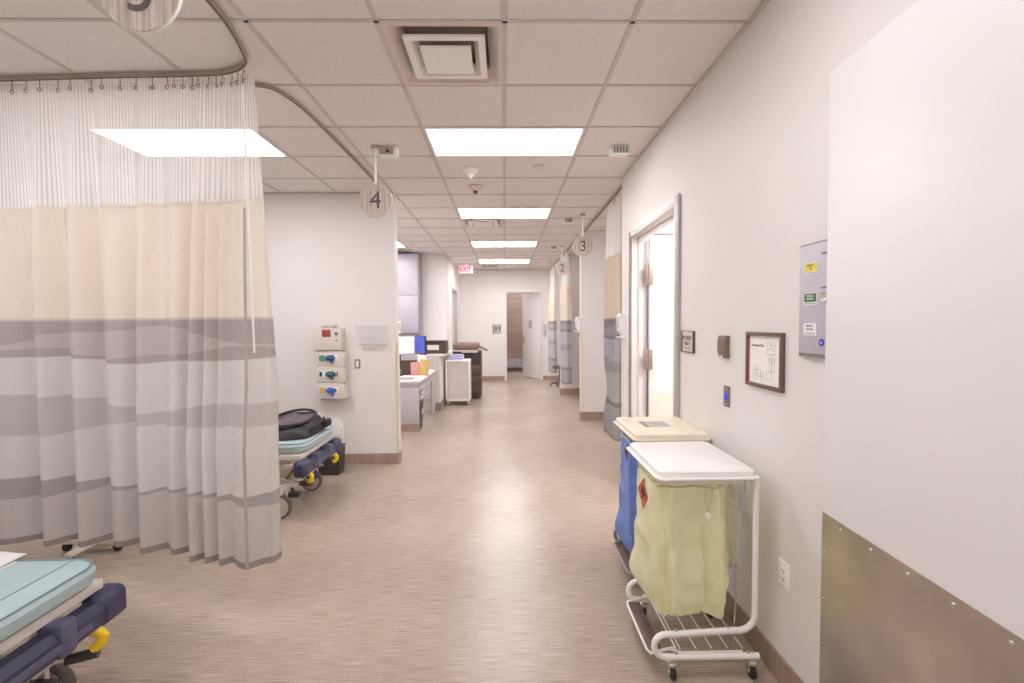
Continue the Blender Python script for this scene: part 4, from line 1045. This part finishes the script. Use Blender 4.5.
for i in range(3):
    b = MB(); b.box(-.33 + .01 * i, -.07 + .01 * i, .45, .75, .4405 + .022 * i, .460 + .022 * i)
    tag(obj('paper_stack', b, M[('paper', 'pink', 'paper')[i]], None, flat=True), ('white paper stack on the shelf under the desk, lowest', 'pink paper bundle on the shelf under the desk', 'white paper stack under the desk, topmost of its pile')[i], 'papers')
    bpy.data.objects[-1] if False else None
for o in [o for o in C.objects if o.name.startswith('paper_stack')]: o.location = (-1.22, 6.83, 0)
t = thing('waste_bin', 'tall black waste bin under the nurse station desk', 'bin', (-1.33, 7.02, 0))
b = MB(); b.prism([(-.09, 0), (.08, 0), (.10, .40), (-.11, .40)], -.12, .14, 'Y'); obj('body', b, M['dark'], t)
b = MB(); b.box(-.115, .105, -.125, .145, .39, .41, bev=.004); obj('rim', b, M['dark'], t)
b = MB(); b.box(.10, .112, -.03, .03, .22, .30, bev=.004); obj('handle', b, M['white_pl'], t)

# half wall with counter
boxes('trim_5', [(-1.30, -1.16, 8.47, 9.6, 0, .98)], M['wall'])
boxes('trim_6', [(-1.302, -1.148, 8.458, 9.6, 0, .15)], M['base'])
b = MB(); b.box(-1.52, -1.06, 8.40, 9.62, .98, 1.02, bev=.006); tag(obj('countertop', b, M['counter']), 'white counter ledge on the half wall behind the desk', 'counter')
b = MB(); b.box(-1.72, -1.62, 8.42, 9.6, 0, .98); 
bpy.data.objects
b.bm.free()

def monitor(x, y, rz, screen, label):
    t = thing('monitor', label, 'monitor', (x, y, .75), rz, 'monitors on the nurse station desk')
    b = MB(); b.box(-.27, .27, 0, .03, .30, .61, bev=.006); obj('housing', b, M['bin_blue'] if screen == 'screen_w' else M['dark'], t)
    b = MB(); b.box(-.255, .255, -.003, .001, .325, .595); obj('screen', b, M[screen], t, flat=True)
    b = MB(); b.box(-.03, .03, .03, .05, .02, .42); b.box(-.12, .12, -.05, .12, .0, .015, bev=.004); obj('stand', b, M['dark'], t)
monitor(-1.75, 7.85, math.radians(0), 'screen_w', 'monitor with white screen on the nurse station desk')
monitor(-1.44, 8.0, math.radians(-58), 'screen_b', 'monitor with blue screen right of the white-screen monitor')
t = thing('desk_phone', 'dark desk phone below the white-screen monitor', 'phone', (-1.70, 7.38, .75))
b = MB(); b.prism([(-.09, 0), (.10, 0), (.10, .07), (-.09, .025)], -.10, .10, 'X'); obj('base', b, M['dark'], t)
b = MB(); b.box(-.095, -.045, -.09, .10, .05, .085, bev=.012); obj('handset', b, M['black'], t)
b = MB(); b.box(-.02, .08, .06, .09, .075, .079, rot=None); obj('display', b, M['white_lab'], t)
t = thing('desk_organizer', 'dark desk organizer filled with white papers beside the monitors', 'organizer', (-1.46, 7.63, .75))
b = MB(); b.box(-.28, .20, -.10, -.09, 0, .16); b.box(-.28, .20, .09, .10, 0, .22); b.box(-.28, -.27, -.09, .09, 0, .20); b.box(.19, .20, -.09, .09, 0, .20); b.box(-.06, -.05, -.09, .09, 0, .19); b.box(-.27, .19, -.09, .09, 0, .01); obj('tray', b, M['brown_dk'], t, flat=True)
for i, (mm, x, tilt, lab, z) in enumerate((('folder', -1.27, 14, 'yellow manila folder leaning on the desk organizer', .25), ('pink', -1.40, -6, 'pink folder leaning beside the yellow folder', .21), ('paper', -1.32, 8, 'white paper sheet standing behind the yellow folder', .32))):
    b = MB(); b.box(-.07, .07, -.006 , .006, 0, z, bev=.003); o = obj('folder', b, M[mm], None); o.location = (x, 7.42 + .03 * i, .752); o.rotation_euler = (math.radians(-8), math.radians(tilt * .4), 0)
    tag(o, lab, 'folder')
for i in range(2):
    b = MB(); b.box(-.15, .15, -.11, .11, 0, .006 + .004 * i); o = obj('paper_sheet', b, M['paper'], None, flat=True); o.location = (-1.68 + .31 * i, 7.20 + .02 * i, .7505); o.rotation_euler = (0, 0, .06 * i)
    tag(o, ('loose white papers on the desk top near the wall corner', 'loose white papers on the desk top near its right edge')[i], 'papers')
t = thing('keyboard', 'grey keyboard at the front of the nurse station desk', 'keyboard', (-1.55, 6.98, .7505))
b = MB(); b.box(-.22, .22, -.07, .07, 0, .018, bev=.005); obj('body', b, M['grey_metal'], t)
b = MB()
for r_ in range(4):
    for c in range(12): b.box(-.205 + c * .0345, -.178 + c * .0345, -.058 + r_ * .03, -.034 + r_ * .03, .017, .023)
obj('keys', b, M['lilac'], t, flat=True)

t = thing('printer', 'dark brown printer with white paper slot on the half wall counter', 'printer', (-1.25, 8.72, 1.02))
b = MB(); b.prism([(-.22, 0), (.20, 0), (.20, .16), (.12, .235), (-.22, .235)], -.23, .20, 'X'); 
bmesh.ops.rotate(b.bm, cent=(0, 0, 0), matrix=Matrix.Rotation(0, 3, 'Z'), verts=b.bm.verts)
obj('body', b, M['brown_dk'], t)
b = MB(); b.box(-.13, .08, -.228, -.219, .07, .16, bev=.003); obj('paper_slot', b, M['paper'], t)
b = MB(); b.box(-.19, .15, -.226, -.21, .19, .215); obj('control_strip', b, M['dark'], t, flat=True)

t = thing('upper_cabinet', 'lilac-grey wall cabinet reaching the ceiling above the nurse station', 'cabinet', (-1.69, 9.9, 1.37))
b = MB(); b.box(-1.6, 0, -.33, 0, 0, 1.60); obj('carcass', b, mat('cabinet_side', S(150, 144, 148), .5), t, flat=True)
for x0, x1 in ((-.505, -.03), (-.99, -.51), (-1.59, -.995)):
    b = MB(); b.box(x0, x1, -.352, -.332, .76, 1.585, bev=.002); obj('upper_door', b, M['lilac'], t)
    b = MB(); b.box(x0, x1, -.352, -.332, .01, .75, bev=.002); dr = obj('door', b, M['lilac'], t)
dispenser((-2.12, 9.545, 1.50), 0, 'white paper dispenser hanging by the lilac-grey cabinet')

t = thing('supply_cart', 'white rolling supply cart with panel sides, by the half wall', 'cart', (-.89, 9.16, 0))
b = MB(); b.box(-.235, .235, -.19, .20, .83, .865, bev=.008); obj('cart_top', b, M['white_pl'], t)
b = MB()
for sx_ in (-.215, .215):
    for yy in (-.17, .18): b.box(sx_ - .015, sx_ + .015, yy - .015, yy + .015, .09, .83, bev=.004)
b.box(-.23, .23, -.185, .195, .085, .12, bev=.006); obj('cart_frame', b, M['white_pl'], t)
b = MB(); b.box(-.2, .2, -.178, .18, .12, .83); obj('side_panel', b, mat('cart_panel', S(226, 218, 216), .45), t, flat=True)
b = MB(); b.box(-.185, -.175, -.182, -.178, .14, .81); b.box(.175, .185, -.182, -.178, .14, .81); obj('panel_edge', b, M['wheel_cap'], t, flat=True)
for i in range(6):
    b = MB(); b.box(.20, .228, -.15, .16, .135 + .115 * i, .235 + .115 * i, bev=.004); dr = obj('drawer', b, M['white_pl'], t)
    b = MB(); b.box(.226, .236, -.05, .06, .19 + .115 * i, .20 + .115 * i); obj('drawer_handle', b, M['lilac_dk'], dr, flat=True)
for x, y in ((-.19, -.15), (.19, -.15), (-.19, .16), (.19, .16)):
    b = MB(); b.cyl((x, y, .05), (x, y, .09), .014); b.lathe([(0, -.014), (.036, -.014), (.042, -.006), (.042, .006), (.036, .014), (0, .014)], (x, y, .042), 20, axis='X'); obj('caster', b, M['wheel_cap'], t)
b = MB(); b.box(-.16, .12, -.12, .12, 0, .075, bev=.004); b.box(-.15, .11, -.10, .10, .075, .10, bev=.004); o = obj('paper_box', b, M['bin_blue']); o.location = (-.91, 9.16, .866)
tag(o, 'stack of pale papers on top of the white supply cart', 'papers')

t = thing('copier', 'dark brown office copier standing behind the white supply cart', 'copier', (-.78, 10.1, 0))
b = MB(); b.box(-.29, .29, -.33, .30, .03, .70, bev=.012); obj('paper_cabinet', b, M['brown_dk'], t)
for z in (.12, .30, .50):
    b = MB(); b.box(-.27, .27, -.342, -.328, z, z + .155, bev=.004); dr = obj('paper_drawer', b, M['brown_dk'], t)
    b = MB(); b.box(-.08, .08, -.348, -.34, z + .10, z + .125); obj('drawer_handle', b, M['dark'], dr, flat=True)
b = MB(); b.box(-.29, .29, -.30, .30, .70, .98, bev=.012); obj('engine_body', b, M['dark'], t)
b = MB(); b.box(-.27, .24, -.33, .29, .98, 1.01, bev=.004); b.box(-.1, .22, -.36, -.3, .955, .985, bev=.006); obj('control_panel', b, M['wheel_cap'], t)
b = MB(); b.box(-.29, .25, -.31, .28, 1.01, 1.155, bev=.05, seg=4); obj('scanner_lid', b, M['brown_md'], t)
b = MB(); b.prism([(.28, .93), (.42, .985), (.425, 1.0), (.28, .955)][::-1] if False else [(.25, 1.06), (.42, .975), (.43, .99), (.26, 1.08)], -.22, .18, 'Y'); obj('output_tray', b, M['brown_dk'], t)

# dark stool by the far curtain
t = thing('stool', 'dark stool foot showing under the farthest curtain', 'stool', (1.36, 11.6, 0))
b = MB(); b.lathe([(0, .44), (.17, .44), (.18, .46), (.17, .50), (0, .505)], seg=28); obj('seat', b, M['brown_dk'], t)
b = MB(); b.cyl((0, 0, .08), (0, 0, .44), .025); obj('column', b, M['dark'], t)
for i in range(5):
    a = 2 * PI * i / 5 + .6
    b = MB(); b.tube([(0, 0, .10), (.22 * math.cos(a), .22 * math.sin(a), .07)], .016, 8); lg = obj('leg', b, M['dark'], t)
    b = MB(); b.lathe([(0, -.012), (.026, -.012), (.03, 0), (.026, .012), (0, .012)], (.22 * math.cos(a), .22 * math.sin(a), .03), 14, axis='X'); obj('caster', b, M['black'], lg)

# ------------------------------------------------------------------ world / view
w = bpy.data.worlds.new('world'); scn.world = w; w.use_nodes = True
w.node_tree.nodes['Background'].inputs[0].default_value = (1, .95, .93, 1); w.node_tree.nodes['Background'].inputs[1].default_value = .3
scn.view_settings.view_transform = 'Standard'; scn.view_settings.look = 'None'
scn.view_settings.exposure = 0.05; scn.view_settings.gamma = 1.10
cy_ = scn.cycles
cy_.use_denoising = True
cy_.max_bounces = 10; cy_.diffuse_bounces = 6; cy_.transparent_max_bounces = 12; cy_.sample_clamp_indirect = 8
